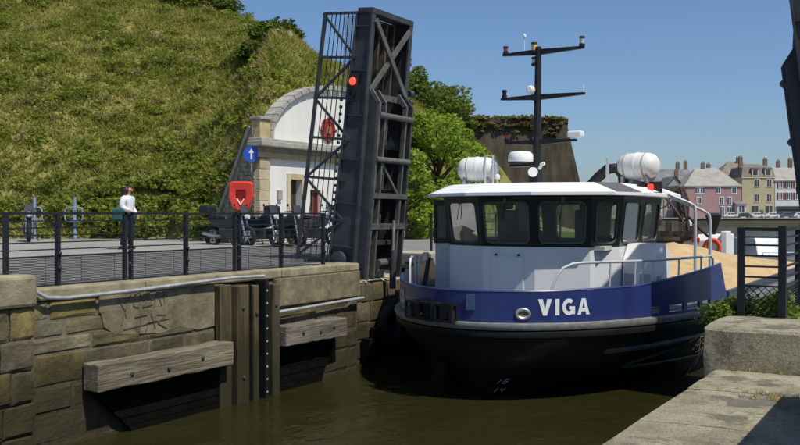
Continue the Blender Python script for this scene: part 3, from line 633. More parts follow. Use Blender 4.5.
def rail_pt(u, side=1, off=0):
    """point and outward normal on the rail ellipse"""
    t_ = max(0., min(1., u / 6.)); x = HV * math.sqrt(max(0, 1 - (1 - t_) ** 2))
    nx_, ny_ = x / HV ** 2, -(1 - t_) * 6 / 36.
    l_ = math.hypot(nx_, ny_); nx_ /= l_; ny_ /= l_
    if t_ >= 1: nx_, ny_ = 1, 0
    return (HX + side * (x + nx_ * off), (u if u < 6 else u) + ny_ * off, side * nx_, ny_)
us_port = [6 * (1 - math.cos(a)) for a in np.linspace(0, math.pi / 2, 46)]   # equal angle stations 0..6
def path(u_star, u_port):
    st = [(u, -1) for u in reversed(us_port) if 0 < u <= u_star]; pt = [(u, 1) for u in us_port if u <= u_port]
    return st + pt
# rub rail
def band(pth, prof, name, m, closed_ends=True, smooth=True):
    mb = MB(); k = len(prof)
    for (u, sd_) in pth:
        x, y_, nx_, ny_ = rail_pt(u, sd_)
        for (o_, z) in prof: mb.v.append((x + nx_ * o_, y_ + ny_ * o_, z))
    for i in range(len(pth) - 1):
        for j in range(k): mb.f.append((i * k + j, i * k + (j + 1) % k, (i + 1) * k + (j + 1) % k, (i + 1) * k + j))
    mb.f += [tuple(range(k - 1, -1, -1)), tuple((len(pth) - 1) * k + j for j in range(k))]
    return mb.build(name, m, boat, smooth=smooth)
full = path(6, 6)
band(full, [(-.02, 1.24), (.10, 1.26), (.13, 1.32), (.12, 1.37), (-.02, 1.38)], 'rub_rail', STEELR)
band(full, [(-.02, 1.10), (.085, 1.13), (.1, 1.20), (.09, 1.235), (-.02, 1.238)], 'lower_rub_rail', HULLB)
MB().box(HX + HV - .01, HX + HV + .12, 6, UEND, 1.24, 1.38).build('rub_rail', STEELR, boat); MB().box(HX - HV - .12, HX - HV + .01, 6, UEND, 1.24, 1.38).build('rub_rail', STEELR, boat)
# deck
dk = path(6, 6); poly = [(rail_pt(u, s_)[0], rail_pt(u, s_)[1]) for (u, s_) in dk] + [(HX + HV, UEND), (HX - HV, UEND)]
MB().prism(poly, lambda x, y_: (x, y_, 1.30), lambda x, y_: (x, y_, 1.385)).build('deck', mat('deck_grey', (.10, .11, .12), .7, var=.2), boat)
# bulwark with freeing ports (real gaps)
def btop(u): return 1.895 + .05 * min(1, u / 2.5) + .27 * max(0, (u - 2.0) / 3.1)
def bulwark(side, uend):
    u_l = []
    seg = [u for u in us_port if u < 2.3] + list(np.arange(2.35, uend - .5, .12)) + list(np.linspace(uend - .5, uend, 6))
    holes = [(2.3, 2.62), (2.83, 3.3), (3.43, 3.9), (4.03, 4.4)] if side > 0 else [(3.2, 3.5)]
    mb = MB(); zs0 = [1.388, 1.43, 1.55]
    def pt(u, z, o_):
        x, y_, a, b_ = rail_pt(u, side); return (x + a * o_, y_ + b_ * o_, z)
    for ua, ub in zip(seg, seg[1:]):
        um = (ua + ub) / 2; hole = any(h0 < um < h1 for (h0, h1) in holes)
        def tz(u):
            z = btop(u)
            if u > uend - .5: z = min(z, 1.388 + (uend - u) / .5 * (btop(uend - .5) - 1.388))
            return z
        bands = [(0, 1), (2, 3)] if hole else [(0, 3)]
        for (i0, i1) in bands:
            za0 = zs0[i0] if i0 < 3 else None; 
            def zz_(u, i): return min(zs0[i], tz(u)) if i < 3 else tz(u)
            c = [pt(ua, zz_(ua, i0), .02), pt(ub, zz_(ub, i0), .02), pt(ub, zz_(ub, i1), .02), pt(ua, zz_(ua, i1), .02), pt(ua, zz_(ua, i0), -.03), pt(ub, zz_(ub, i0), -.03), pt(ub, zz_(ub, i1), -.03), pt(ua, zz_(ua, i1), -.03)]
            mb.add(c, [(0, 1, 2, 3), (7, 6, 5, 4), (0, 4, 5, 1), (3, 2, 6, 7)] + ([(1, 5, 6, 2), (0, 3, 7, 4)] if hole or ub >= uend - 1e-6 or any(abs(ua - h1) < .13 or abs(ub - h0) < .13 for (h0, h1) in holes) else []))
    o = mb.build('bulwark', BLUEP, boat)
    o.data.polygons.foreach_set('use_smooth', [False] * len(o.data.polygons))
    return o
bw = bulwark(1, 5.5); bulwark(-1, 5.0)
# capping tube
for sd_, ue in ((1, 5.0), (-1, 4.5)):
    MB().tube([(*rail_pt(u, sd_)[:2], btop(u)) for u in ([x for x in us_port if x < ue] + [ue])], .028, 6).build('bulwark_cap', BLUEP, boat, smooth=True)
# lettering on the bulwark: strokes laid along the arc
def arc_table(side):
    us_ = np.linspace(0, 5.5, 1100); P_ = [rail_pt(u, side)[:2] for u in us_]; s_ = [0]
    for a, b_ in zip(P_, P_[1:]): s_.append(s_[-1] + math.hypot(b_[0] - a[0], b_[1] - a[1]))
    return np.array(s_), us_
def on_hull(side, s_, z, off):
    S, U = arc_table_cache[side]; u = float(np.interp(s_, S, U)); x, y_, a, b_ = rail_pt(u, side); return (x + a * off, y_ + b_ * off, z)
arc_table_cache = {1: arc_table(1), -1: arc_table(-1)}
def letters(side, s0, z0, H_, order):
    W = H_ * .86; th = H_ * .27; Wt = mat('letter_white', (.72, .73, .72), .45, var=.06)
    def quads(ch):
        if ch == 'V': return [[(0, 1), (.34, 1), (.58, 0), (.36, 0)], [(.66, 1), (1, 1), (.64, 0), (.42, 0)]]
        if ch == 'I': return [[(.1, 0), (.4, 0), (.4, 1), (.1, 1)]]
        if ch == 'A': return [[(0, 0), (.28, 0), (.56, 1), (.36, 1)], [(.72, 0), (1, 0), (.66, 1), (.46, 1)], [(.24, .2), (.78, .2), (.74, .4), (.3, .4)]]
        if ch == 'G':
            q = []; a = np.linspace(R(48), R(325), 16)
            for a0, a1 in zip(a, a[1:]): q.append([(.5 + .5 * math.cos(a0), .5 + .51 * math.sin(a0)), (.5 + .5 * math.cos(a1), .5 + .51 * math.sin(a1)), (.5 + .23 * math.cos(a1), .5 + .26 * math.sin(a1)), (.5 + .23 * math.cos(a0), .5 + .26 * math.sin(a0))])
            return q + [[(.52, .34), (.98, .34), (.98, .54), (.52, .54)], [(.72, .05), (.98, .05), (.98, .4), (.72, .4)]]
    s_ = s0
    for ch in order:
        mb = MB()
        for q in quads(ch):
            (a0, c0), (a1, c1), (a2, c2), (a3, c3) = q; n_ = 3
            def pm(i, j, off):
                fi, fj = i / n_, j / n_
                a_ = (a0 * (1 - fi) + a1 * fi) * (1 - fj) + (a3 * (1 - fi) + a2 * fi) * fj; c_ = (c0 * (1 - fi) + c1 * fi) * (1 - fj) + (c3 * (1 - fi) + c2 * fi) * fj
                sgn = a_ if side > 0 else -a_
                return on_hull(side, s_ + sgn * W, z0 + c_ * H_, off)
            g_ = [[pm(i, j, .0285) for i in range(n_ + 1)] for j in range(n_ + 1)]; k = len(mb.v); mb.v += [p for r_ in g_ for p in r_]
            for j in range(n_):
                for i in range(n_): mb.f.append((k + j * 4 + i, k + j * 4 + i + 1, k + (j + 1) * 4 + i + 1, k + (j + 1) * 4 + i))
        mb.build('letter_' + ch.lower(), Wt, boat)
        s_ += (1 if side > 0 else -1) * W * (.62 if ch == 'I' else 1.16)
letters(1, 1.30, 1.50, .275, 'VIGA')
letters(-1, 2.72, 1.50, .275, 'VIGA')
# fairleads, bow fender frames, stem plate
def fairlead(side, s_):
    c = on_hull(side, s_, 1.53, .03); u = float(np.interp(s_, *arc_table_cache[side])); x, y_, a, b_ = rail_pt(u, side)
    tx, ty = -b_, a
    pts = [(c[0] + tx * .11 * math.cos(q), c[1] + ty * .11 * math.cos(q), c[2] + .075 * math.sin(q)) for q in np.linspace(0, 2 * math.pi, 19)[:-1]]
    o = MB().tube(pts, .028, 8, True).build('fairlead', STEELR, boat, smooth=True)
    MB().add([(p[0] - a * .005, p[1] - b_ * .005, p[2]) for p in pts], [tuple(range(18))]).build('fairlead_back', mat('rusty_inside', (.20, .16, .09), .7, var=.3, scale=12), o)
    return o
fairlead(1, 1.05); fairlead(-1, 1.6)
for i, s0 in enumerate((-.95, -.58, -.2)):
    side = -1; cs = [on_hull(side, -s0 + d, z, .06) for (d, z) in ((.16, 1.38), (-.16, 1.38), (-.16, 1.66), (.16, 1.66))]
    outw = [on_hull(side, -s0 + d, z, .24) for (d, z) in ((.16, 1.38), (-.16, 1.38), (-.16, 1.66), (.16, 1.66))]
    mb = MB()
    for a in range(4): mb.bar(cs[a], cs[(a + 1) % 4], .04, .04); mb.bar(outw[a], outw[(a + 1) % 4], .045, .045); mb.bar(cs[a], outw[a], .04, .04)
    o = mb.build('bow_fender_frame', BLACK, boat)
    MB().prism([(-.13, 1.41), (.13, 1.41), (.13, 1.63), (-.13, 1.63)], lambda p, q: on_hull(side, -s0 + p, q, .07), lambda p, q: on_hull(side, -s0 + p, q, .17)).build('rubber_pad', RUBBER, o)
MB().prism([(.08, 1.58), (.24, 1.58), (.24, 1.84), (.08, 1.84)], lambda p, q: on_hull(1, p, q, .022), lambda p, q: on_hull(1, p, q, .05)).build('stem_plate', mat('pale_blue_plate', (.06, .10, .19), .5), boat)
# strakes on the port bow side, draught marks
def hull_pt(u, z, side=1):
    r_ = None
    for (za, Va, ua, La, ba), (zb, Vb, ub, Lb, bb) in zip(LV, LV[1:]):
        if za <= z <= zb:
            k = (z - za) / (zb - za); fa = lambda V, u0, Ln, b2: V * (1 - (1 - max(0, min(1, (u - u0) / Ln))) ** 2) ** b2
            return (HX + side * ((1 - k) * fa(Va, ua, La, ba) + k * fa(Vb, ub, Lb, bb) + .02), u, z)
STRK = mat('scuffed_strake', (.05, .05, .048), .55, scale=6, col2=(.11, .11, .10))
MB().tube([hull_pt(u, .82 + .02 * (u - 2), 1) for u in np.linspace(1.6, 7.5, 14)], .055, 6).build('strake', STRK, boat, smooth=True)
MB().tube([hull_pt(u, .86 - .26 * (4.2 - u) / 1.0, 1) for u in np.linspace(2.6, 4.2, 8)], .03, 6).build('strake', STRK, boat, smooth=True)
MB().tube([hull_pt(u, .38, 1) for u in np.linspace(2.6, 7.5, 10)], .03, 6).build('strake', STRK, boat, smooth=True)
def draught(u, z, segs, name):
    mb = MB()
    for (a, b_) in segs:
        p0 = Vector(hull_pt(u + a[0] * .045, z + a[1] * .08)); p1 = Vector(hull_pt(u + b_[0] * .045, z + b_[1] * .08)); off = Vector((.012, -.02, 0)); mb.bar(p0 + off, p1 + off, .010, .010)
    mb.build(name, mat('faded_white', (.4, .4, .38), .7, var=.2, scale=12), boat)
SEG = {'1': [((.5, 0), (.5, 1))], '6': [((0, 1), (0, 0)), ((0, 0), (1, 0)), ((1, 0), (1, .5)), ((1, .5), (0, .5)), ((0, 1), (.8, 1))], '4': [((0, 1), (0, .5)), ((0, .5), (1, .5)), ((1, 1), (1, 0))]}
draught(.66, .24, SEG['1'], 'draught_mark'); draught(.74, .24, SEG['6'], 'draught_mark'); draught(.74, .06, SEG['1'], 'draught_mark'); draught(.82, .06, SEG['4'], 'draught_mark')

# ---- wheelhouse
SILL = [(-2.18, 6.0), (-2.18, 3.42), (-1.85, 2.72), (-.90, 2.31), (.20, 2.31), (1.15, 2.72), (1.48, 3.42), (1.48, 6.0)]
HEAD = [(-2.30, 6.0), (-2.30, 3.36), (-1.93, 2.60), (-.93, 2.15), (.23, 2.15), (1.23, 2.60), (1.60, 3.36), (1.60, 6.0)]
ZS, ZH = 2.57, 3.545
mb = MB(); mb.prism(SILL, lambda x, y_: (x, y_, 1.38), lambda x, y_: (x, y_, ZS - .002)); low = mb.build('lower_house', OFFW, boat)
MB().prism([(-.70, 1.42), (-.02, 1.42), (-.02, 2.38), (-.70, 2.38)], lambda p, q: (p, 2.312, q), lambda p, q: (p, 2.285, q)).build('front_hatch', OFFW, boat, bevel=.012)
for px_ in (-.6, -.12): MB().box(px_ - .02, px_ + .02, 2.26, 2.30, 2.40, 2.43).build('hatch_lug', BLACK, boat)
# window wall: six glazed facets with rounded openings
WBLK = mat('wheelhouse_black', (.012, .012, .012), .4, var=.3); RIM = mat('window_rubber_rim', (.10, .10, .085), .55, var=.15)
GLS = glass('cabin_glass', (.80, .86, .80), .0)
def facet(p0, p1, q0, q1, mx=.10, name='window_panel', zb=.075, zt=.12):
    A = Vector((*p0, ZS)); B = Vector((*p1, ZS)); D_ = Vector((*q0, ZH)); C_ = Vector((*q1, ZH))
    nrm_ = (B - A).cross(D_ - A).normalized()
    def bl(a, c): return A * (1 - a) * (1 - c) + B * a * (1 - c) + C_ * a * c + D_ * (1 - a) * c
    w = (B - A).length; h = (D_ - A).length; m_ = mx / w; zb_ = zb / h; zt_ = zt / h; r = .11; inner = []; outer = []
    for (cx, cy, a0) in ((1 - m_ - r / w, 1 - zt_ - r / h, 0), (m_ + r / w, 1 - zt_ - r / h, 90), (m_ + r / w, zb_ + r / h, 180), (1 - m_ - r / w, zb_ + r / h, 270)):
        for k in range(5):
            a = R(a0 + k * 22.5); inner.append((cx + r / w * math.cos(a), cy + r / h * math.sin(a)))
            ca, sa = math.cos(a), math.sin(a); s_ = .5 / max(abs(ca), abs(sa)); outer.append((.5 + s_ * ca if abs(abs(ca) - abs(sa)) > .01 else .5 + .5 * math.copysign(1, ca), .5 + s_ * sa if abs(abs(ca) - abs(sa)) > .01 else .5 + .5 * math.copysign(1, sa)))
    k = len(inner); I = [bl(*p) for p in inner]; O = [bl(*p) for p in outer]
    vs_ = O + I + [p - nrm_ * .05 for p in I] + [p - nrm_ * .05 for p in O]
    fs_ = [(i, (i + 1) % k, k + (i + 1) % k, k + i) for i in range(k)] + [(k + i, k + (i + 1) % k, 2 * k + (i + 1) % k, 2 * k + i) for i in range(k)] + [(2 * k + i, 2 * k + (i + 1) % k, 3 * k + (i + 1) % k, 3 * k + i) for i in range(k)]
    pan = MB().add(vs_, fs_).build(name, WBLK, boat)
    MB().tube([p + nrm_ * .004 for p in I], .015, 6, True).build('window_rim', RIM, pan, smooth=True)
    MB().add([p - nrm_ * .02 for p in I], [tuple(range(k))]).build('pane', GLS, pan)
    return pan
for i in range(len(SILL) - 1):
    mx = .10 if 1 < i < 5 else .12
    if i in (0, 6):   # long sides: two panes each
        for (fa, fb) in ((0, .5), (.5, 1)):
            L2 = lambda P, Q, t_: (P[0] + (Q[0] - P[0]) * t_, P[1] + (Q[1] - P[1]) * t_)
            facet(L2(SILL[i], SILL[i + 1], fa), L2(SILL[i], SILL[i + 1], fb), L2(HEAD[i], HEAD[i + 1], fa), L2(HEAD[i], HEAD[i + 1], fb), .12)
    else: facet(SILL[i], SILL[i + 1], HEAD[i], HEAD[i + 1], mx)
for (fa, fb) in ((0, .33), (.33, .67), (.67, 1)):   # aft windows
    L2 = lambda P, Q, t_: (P[0] + (Q[0] - P[0]) * t_, P[1] + (Q[1] - P[1]) * t_)
    facet(L2(SILL[7], SILL[0], fa), L2(SILL[7], SILL[0], fb), L2(HEAD[7], HEAD[0], fa), L2(HEAD[7], HEAD[0], fb), .16, 'window_panel')
# starboard wing with its own pane
MB().box(-2.60, -2.2, 3.45, 5.2, 1.386, ZS).build('wing_house', OFFW, boat)
MB().box(-2.62, -2.56, 3.42, 3.5, ZS, 3.50).box(-2.32, -2.26, 3.42, 3.5, ZS, 3.50).box(-2.56, -2.32, 3.42, 3.5, 3.38, 3.50).box(-2.56, -2.32, 3.42, 3.5, ZS, 2.68).build('wing_frame', WBLK, boat)
MB().box(-2.62, -2.57, 3.5, 5.2, ZS, 3.5).build('wing_side', WBLK, boat)
MB().box(-2.56, -2.32, 3.455, 3.46, 2.68, 3.38).build('pane', GLS, boat)
# roof with sloping visor
RO = [(-2.50, 6.1), (-2.50, 2.95), (-2.02, 2.28), (-1.02, 1.80), (.35, 1.80), (1.72, 2.42), (1.98, 3.3), (1.98, 6.1)]
RI = [(-2.2, 5.9), (-2.2, 3.3), (-1.75, 2.72), (-.9, 2.35), (.3, 2.35), (1.2, 2.72), (1.5, 3.4), (1.5, 5.9)]
k = 8
VIS = mat('visor_white', (.78, .78, .76), .4, var=.04, scale=2)
vs_ = [(x, y_, 3.552) for x, y_ in RO] + [(x, y_, 3.61) for x, y_ in RO] + [(x, y_, 3.80) for x, y_ in RI]
mb = MB().add(vs_, [tuple(range(k - 1, -1, -1))] + [(i, (i + 1) % k, k + (i + 1) % k, k + i) for i in range(k)] + [(k + i, k + (i + 1) % k, 2 * k + (i + 1) % k, 2 * k + i) for i in range(k)] + [tuple(range(2 * k, 3 * k))])
roof = mb.build('roof', VIS, boat)
# dark grey panel laid over the port visor facet
G0, G1, G2, G3 = Vector(vs_[k + 5]), Vector(vs_[k + 6]), Vector(vs_[2 * k + 6]), Vector(vs_[2 * k + 5])
nn = (G1 - G0).cross(G3 - G0).normalized(); nn = nn if nn.z > 0 else -nn
MB().add([p + nn * .006 for p in (G0.lerp(G1, .06), G0.lerp(G1, .96), G3.lerp(G2, .96), G3.lerp(G2, .06))] , [(0, 1, 2, 3)]).build('visor_panel', mat('dark_visor', (.10, .10, .10), .6), roof)
for (x, y_) in ((-1.45, 2.44), (-.35, 2.2), (.75, 2.4)):   # wiper motors under the visor
    o = MB().box(x - .03, x + .03, y_ - .06, y_, 3.40, 3.52).build('wiper_motor', RIM, boat)
    MB().bar((x, y_ - .04, 3.42), (x - .10, y_ - .02 + .05, 3.08), .012, .012).build('wiper_arm', BLACK, o)
# inside: floor, console, seats, aft partition
INN = mat('cabin_inside', (.50, .49, .44), .7, var=.15)
MB().box(-2.1, 1.4, 2.8, 5.9, ZS - .06, ZS + .02).build('cabin_floor', INN, boat)
MB().prism([(-1.7, 2.80), (1.0, 2.80), (1.2, 3.2), (-1.9, 3.2)], lambda x, y_: (x, y_, ZS + .02), lambda x, y_: (x, y_, ZS + .13)).build('console', BLACK, boat)
for x in (-1.2, .55):
    o = MB().box(x - .24, x + .24, 4.1, 4.22, ZS + .1, ZS + .72).build('helm_seat', mat('seat_grey', (.06, .06, .065), .8), boat, bevel=.05)
    MB().box(x - .12, x + .12, 4.12, 4.2, ZS + .73, ZS + .88).build('headrest', MATS['seat_grey'], o, bevel=.03)
for x in (-.3, -.05): MB().box(x - .14, x + .1, 3.02, 3.06, ZS + .14, ZS + .30).build('screen', BLACK, boat)
MB().box(-.05, .05, 5.4, 5.5, ZS, 3.54).build('inner_post', INN, boat); MB().box(-1.55, -1.25, 5.3, 5.6, ZS, 3.54).build('inner_cabinet', INN, boat)
# white locker on the port side, vents
MB().prism([(3.55, 1.386), (4.75, 1.386), (4.75, 2.42), (4.4, 2.62), (3.85, 2.62), (3.55, 2.3)], lambda y_, z: (1.5, y_, z), lambda y_, z: (2.12, y_, z)).build('side_locker', WHITE, boat, bevel=.03)
MB().box(2.12, 2.135, 3.75, 4.0, 1.55, 2.0).build('locker_door', mat('grey_door', (.35, .36, .36), .5), boat)
MB().box(1.55, 1.75, 3.535, 3.55, 1.75, 2.05).build('vent_grille', mat('grey_door', (.35, .36, .36), .5), boat); MB().box(1.85, 2.05, 3.535, 3.55, 1.75, 2.05).build('vent_grille', MATS['grey_door'], boat)
# guard rails on the bulwark
PIPE = mat('rail_white', (.55, .56, .56), .35, metal=.3, var=.08)
def rp_(u, z, side=1, inset=.16): x, y_, a, b_ = rail_pt(u, side); return (x - a * inset, y_ - b_ * inset, z)
pts = [rp_(.62, 1.9), rp_(.70, 2.15), rp_(.78, 2.28), rp_(.92, 2.35)] + [rp_(u, 2.365) for u in np.linspace(1.1, 4.9, 16)] + [rp_(5.05, 2.3), rp_(5.15, 1.9)]
MB().tube(pts, .024, 8).build('guard_rail', PIPE, boat, smooth=True)
for u in (1.55, 2.1, 2.3, 3.4, 4.35): MB().tube([rp_(u, 1.6), rp_(u + .04, 2.36)], .017, 6).build('rail_post', PIPE, boat, smooth=True)
for u0 in (1.9, 3.0):
    pts = [rp_(u0, 1.7, -1), rp_(u0, 2.12, -1), rp_(u0 + .08, 2.28, -1), rp_(u0 + .5, 2.34, -1), rp_(u0 + .75, 2.34, -1), rp_(u0 + .8, 1.7, -1)]
    MB().tube(pts, .024, 8).build('guard_rail', PIPE, boat, smooth=True)
MB().tube([rp_(2.3, 1.5, -1, .35), rp_(2.2, 2.25, -1, .5)], .03, 6).tube([rp_(2.6, 1.5, -1, .35), rp_(2.5, 2.3, -1, .5)], .03, 6).build('mooring_bitts', BLACK, boat)
# big white hand rail frame aft of the roof (port)
MB().tube([(1.75, 4.9, 3.72), (2.37, 5.29, 3.42), (2.45, 5.33, 3.36), (2.46, 5.34, 3.2), (2.46, 5.34, 1.4)], .034, 8).build('boarding_rail', PIPE, boat, smooth=True)
MB().tube([(1.65, 5.1, 3.72), (2.55, 5.62, 3.27), (2.66, 5.68, 3.18), (2.68, 5.69, 3.05), (2.68, 5.69, 1.4)], .034, 8).build('boarding_rail', PIPE, boat, smooth=True)
for z in (1.75, 2.05): MB().tube([(2.46, 5.34, z), (2.68, 5.69, z)], .018, 6).build('rail_rung', PIPE, boat)
# port side light box
o = MB().box(1.62, 1.95, 4.2, 4.75, 3.62, 3.64).box(1.60, 1.63, 4.2, 4.75, 3.64, 3.86).box(1.62, 1.95, 4.72, 4.75, 3.64, 3.86).build('side_light_screen', BLACK, boat)
MB().lathe([(.05, 0), (.06, .02), (.06, .13), (.04, .15)], (1.80, 4.42, 3.65), n=14).build('red_side_light', emission('red_sidelight', (.9, .03, .02), .9), o, smooth=True)

# life raft canisters on the roof
def raft(loc, rz, r, l_, straps, cover):
    o = bpy.data.objects.new('life_raft', None); COL.objects.link(o); o.parent = boat; o.location = loc; o.rotation_euler = (0, 0, rz)
    m = mat('raft_white', (.66, .66, .63), .5, var=.08, scale=4, bump=.15 if cover else 0, bscale=8)
    MB().lathe([(.02, -l_ / 2), (r * .55, -l_ / 2 + .01), (r * .86, -l_ / 2 + .08), (r, -l_ / 2 + .2), (r * 1.02, -.03), (r * 1.06, -.025), (r * 1.06, .025), (r * 1.02, .03), (r, l_ / 2 - .2), (r * .86, l_ / 2 - .08), (r * .55, l_ / 2 - .01), (.02, l_ / 2)], (0, 0, r + .1), (1, 0, 0), 24).build('canister', m, o, smooth=True)
    for s_ in straps:
        pts = [(s_, (r * 1.03) * math.cos(a), r + .1 + (r * 1.03) * math.sin(a)) for a in np.linspace(0, 2 * math.pi, 25)[:-1]]
        MB().tube(pts, .012, 5, True).build('strap', mat('grey_strap', (.30, .30, .29), .7), o)
    for s_ in (-l_ * .3, l_ * .3): MB().box(s_ - .03, s_ + .03, -r * .8, r * .8, 0, .16).build('cradle', STEELR, o)
raft((-1.72, 3.75, 3.80), R(12), .26, .86, (-.2, .2), True)
MB().tube([(-1.38, 3.4, 3.8), (-1.38, 3.4, 4.42), (-1.2, 3.4, 4.42), (-1.2, 3.4, 3.8)], .02, 6).build('raft_frame', PIPE, boat)
raft((1.42, 4.85, 3.82), R(-10), .27, .86, (-.22, .2), False)
# exhaust elbow
MB().tube([(.45, 4.7, 3.8), (.62, 4.72, 3.98), (.80, 4.75, 4.14), (.98, 4.8, 4.16), (1.1, 4.83, 4.02), (1.12, 4.85, 3.8)], .11, 12).build('exhaust_elbow', BLACK, boat, smooth=True)
MB().box(.85, .9, 4.5, 4.55, 3.8, 4.36).build('rail_post', PIPE, boat)
# mast
mast = MB().tube([(-.32, 3.6, 3.8), (-.30, 3.6, 4.5), (-.27, 3.6, 6.62)], [.17, .085, .06], 12).build('mast', BLACK, boat, smooth=True)
for (z, xa, xb) in ((6.50, -1.06, .70), (5.58, -1.10, .72), (4.66, -1.00, .55)):
    MB().prism([(xa, z), (-.27, z - .045), (xb, z), (xb, z + .045), (-.27, z + .07), (xa, z + .045)], lambda p, q: (p, 3.56, q), lambda p, q: (p, 3.64, q)).build('crosstree', BLACK, mast)
def lantern(x, z, col, h=.16, r=.055):
    o = MB().lathe([(r, 0), (r, .05), (r * .75, .055), (r * .75, h - .04), (r, h - .035), (r * .9, h), (.01, h + .01)], (x, 3.6, z), n=12).build('lantern', BLACK, mast, smooth=True)
    MB().lathe([(r * .8, .056), (r * .8, h - .042)], (x, 3.6, z), n=12).build('lens', col, o, smooth=True)
RL = mat('lens_red', (.35, .03, .02), .2); AM = mat('lens_amber', (.75, .40, .16), .3); CL = mat('lens_clear', (.5, .5, .48), .2)
lantern(-1.0, 6.54, RL); lantern(.66, 6.54, CL, .2, .06); lantern(-.36, 6.5, AM, .22, .07); lantern(-.36, 6.24, CL, .18, .06); lantern(-1.03, 5.63, BLACK); lantern(-.98, 4.71, RL, .18)
MB().tube([(-.58, 3.6, 6.5), (-.58, 3.6, 6.86)], .009, 6).lathe([(.012, 0), (.035, .02), (.035, .07), (.01, .1)], (-.58, 3.6, 6.82), n=10).build('antenna', WHITE, mast)
MB().tube([(.69, 3.6, 5.6), (.69, 3.6, 5.78)], .012, 6).build('antenna', WHITE, mast)
MB().lathe([(.06, 0), (.085, .03), (.085, .10), (.05, .13)], (-.36, 3.48, 5.72), (0, -1, .1), 14).build('flood_lamp', WHITE, mast, smooth=True)
MB().box(-.36, -.24, 3.46, 3.6, 5.52, 5.64).build('lamp_bracket', BLACK, mast)
rd = MB().lathe([(.20, 0), (.25, .03), (.26, .10), (.25, .2), (.2, .25), (.02, .27)], (-.58, 3.42, 4.22), n=22).build('radar_dome', WHITE, boat, smooth=True)
MB().box(-.78, -.3, 3.3, 3.6, 4.17, 4.215).build('radar_bracket', BLACK, rd); MB().lathe([(.252, .0), (.262, .02), (.255, .05)], (-.58, 3.42, 4.215), n=22).build('radar_base', BLACK, rd)
MB().box(.38, .68, 3.5, 3.72, 4.73, 4.86).build('satellite_box', WHITE, mast, bevel=.03)
MB().lathe([(.03, 0), (.045, .12), (.05, .2), (.10, .28), (.09, .28)], (-.30, 3.42, 4.0), (.35, -.9, .15), 14).build('horn', WHITE, boat, smooth=True)
MB().tube([(-.18, 3.45, 4.12), (-.12, 3.4, 4.2), (-.05, 3.4, 4.22)], .035, 8).build('horn_pipe', WHITE, boat, smooth=True)
MB().tube([(-1.0, 3.2, 3.8), (-1.0, 3.2, 3.92)], .015, 6).lathe([(.05, 0), (.06, .05), (.03, .1)], (-1.0, 3.2, 3.92), n=12).build('deck_lamp', WHITE, boat)
# hopper coaming, aft crane and casing
COAM = mat('coaming', (.05, .055, .07), .6, var=.25)
for (a, b_, c, d) in ((2.86, 2.96, 6.2, 20.6), (-2.96, -2.86, 6.2, 20.6), (-2.86, 2.86, 6.2, 6.32), (-2.86, 2.86, 20.5, 20.6)): MB().box(a, b_, c, d, 1.386, 1.57).build('hopper_coaming', COAM, boat)
RUST = mat('rusty_steel', (.16, .075, .035), .8, scale=6, col2=(.28, .14, .07))
CR = mat('crane_dark', (.045, .04, .034), .6, scale=6, col2=(.10, .075, .05))
cr = MB().lathe([(.75, 0), (.75, .25), (.55, .3), (.55, .75), (.8, .8), (.8, .95)], (-2.35, 21.6, 1.386), n=18).build('crane_base', CR, boat)
MB().box(-3.4, -1.3, 21.0, 22.4, 2.34, 2.55).build('crane_platform', CR, cr); 
for x in (-3.3, -2.8, -2.3, -1.8, -1.4): MB().box(x - .06, x + .1, 20.95, 21.3, 2.55, 2.55 + .18 + .12 * ((x * 7) % 2)).build('crane_machinery', CR, cr)
MB().lathe([(.16, 0), (.2, .1), (.2, .3), (.1, .4)], (-3.15, 21.2, 2.55), n=12).build('crane_motor', mat('machine_orange', (.30, .08, .03), .6), cr, smooth=True)
bm_ = MB()
for (o1, o2) in ((-.14, -.1), (.14, -.1), (-.14, .12), (.14, .12)): bm_.bar((-1.75 + o1, 21.6 + o2, 2.5), (-1.95 + o1 * .7, 21.3 + o2, 4.25), .07, .07)
for i in range(7):
    z0 = 2.6 + i * .23; bm_.bar((-1.9 + .0, 21.5, z0), (-1.6 - .02 * i, 21.5, z0 + .22), .05, .05); bm_.bar((-1.6 - .02 * i, 21.62, z0), (-1.92, 21.62, z0 + .22), .05, .05)
bm_.build('crane_boom', CR, cr)
MB().bar((-1.95, 21.3, 4.2), (-2.9, 20.8, 4.05), .16, .2).bar((-2.9, 20.8, 4.1), (-2.75, 20.8, 3.2), .1, .12).build('crane_jib', CR, cr)
MB().tube([(-1.75, 21.1, 3.0), (-2.5, 20.9, 4.05)], .05, 8).tube([(-1.6, 21.2, 2.6), (-1.5, 21.0, 3.7), (-1.7, 21.0, 4.2)], .045, 8).tube([(-2.1, 21.1, 4.2), (-2.3, 20.9, 3.5), (-2.75, 20.8, 3.3)], .035, 8).build('crane_ram', CR, cr, smooth=True)
MB().prism([(-3.0, 2.75), (-2.55, 2.75), (-2.45, 3.0), (-2.6, 3.25), (-2.95, 3.25), (-3.1, 3.0)], lambda x, z: (x, 20.6, z), lambda x, z: (x, 21.0, z)).build('crane_grab', CR, cr, bevel=.04)
MB().tube([(-1.5, 21.0, 3.1), (-1.1, 21.2, 2.6), (-.8, 21.4, 2.3)], .05, 8).build('crane_hose', RUBBER, cr, smooth=True)
cs_ = MB().prism([(21.5, 1.386), (23.5, 1.386), (23.5, 2.42), (21.7, 2.42), (21.5, 2.2)], lambda y_, z: (-2.0, y_, z), lambda y_, z: (-.35, y_, z)).build('engine_casing', WHITE, boat, bevel=.04)
MB().box(-.42, -.2, 21.4, 22.2, 1.386, 2.55).build('casing_pillar', WHITE, boat, bevel=.03)
ring = [(-.72 + .27 * math.cos(a), 21.44, 1.95 + .27 * math.sin(a)) for a in np.linspace(0, 2 * math.pi, 21)[:-1]]
MB().tube(ring, .085, 10, True).build('lifebuoy', mat('lifebuoy_orange', (.62, .07, .02), .6, var=.15), boat, smooth=True)
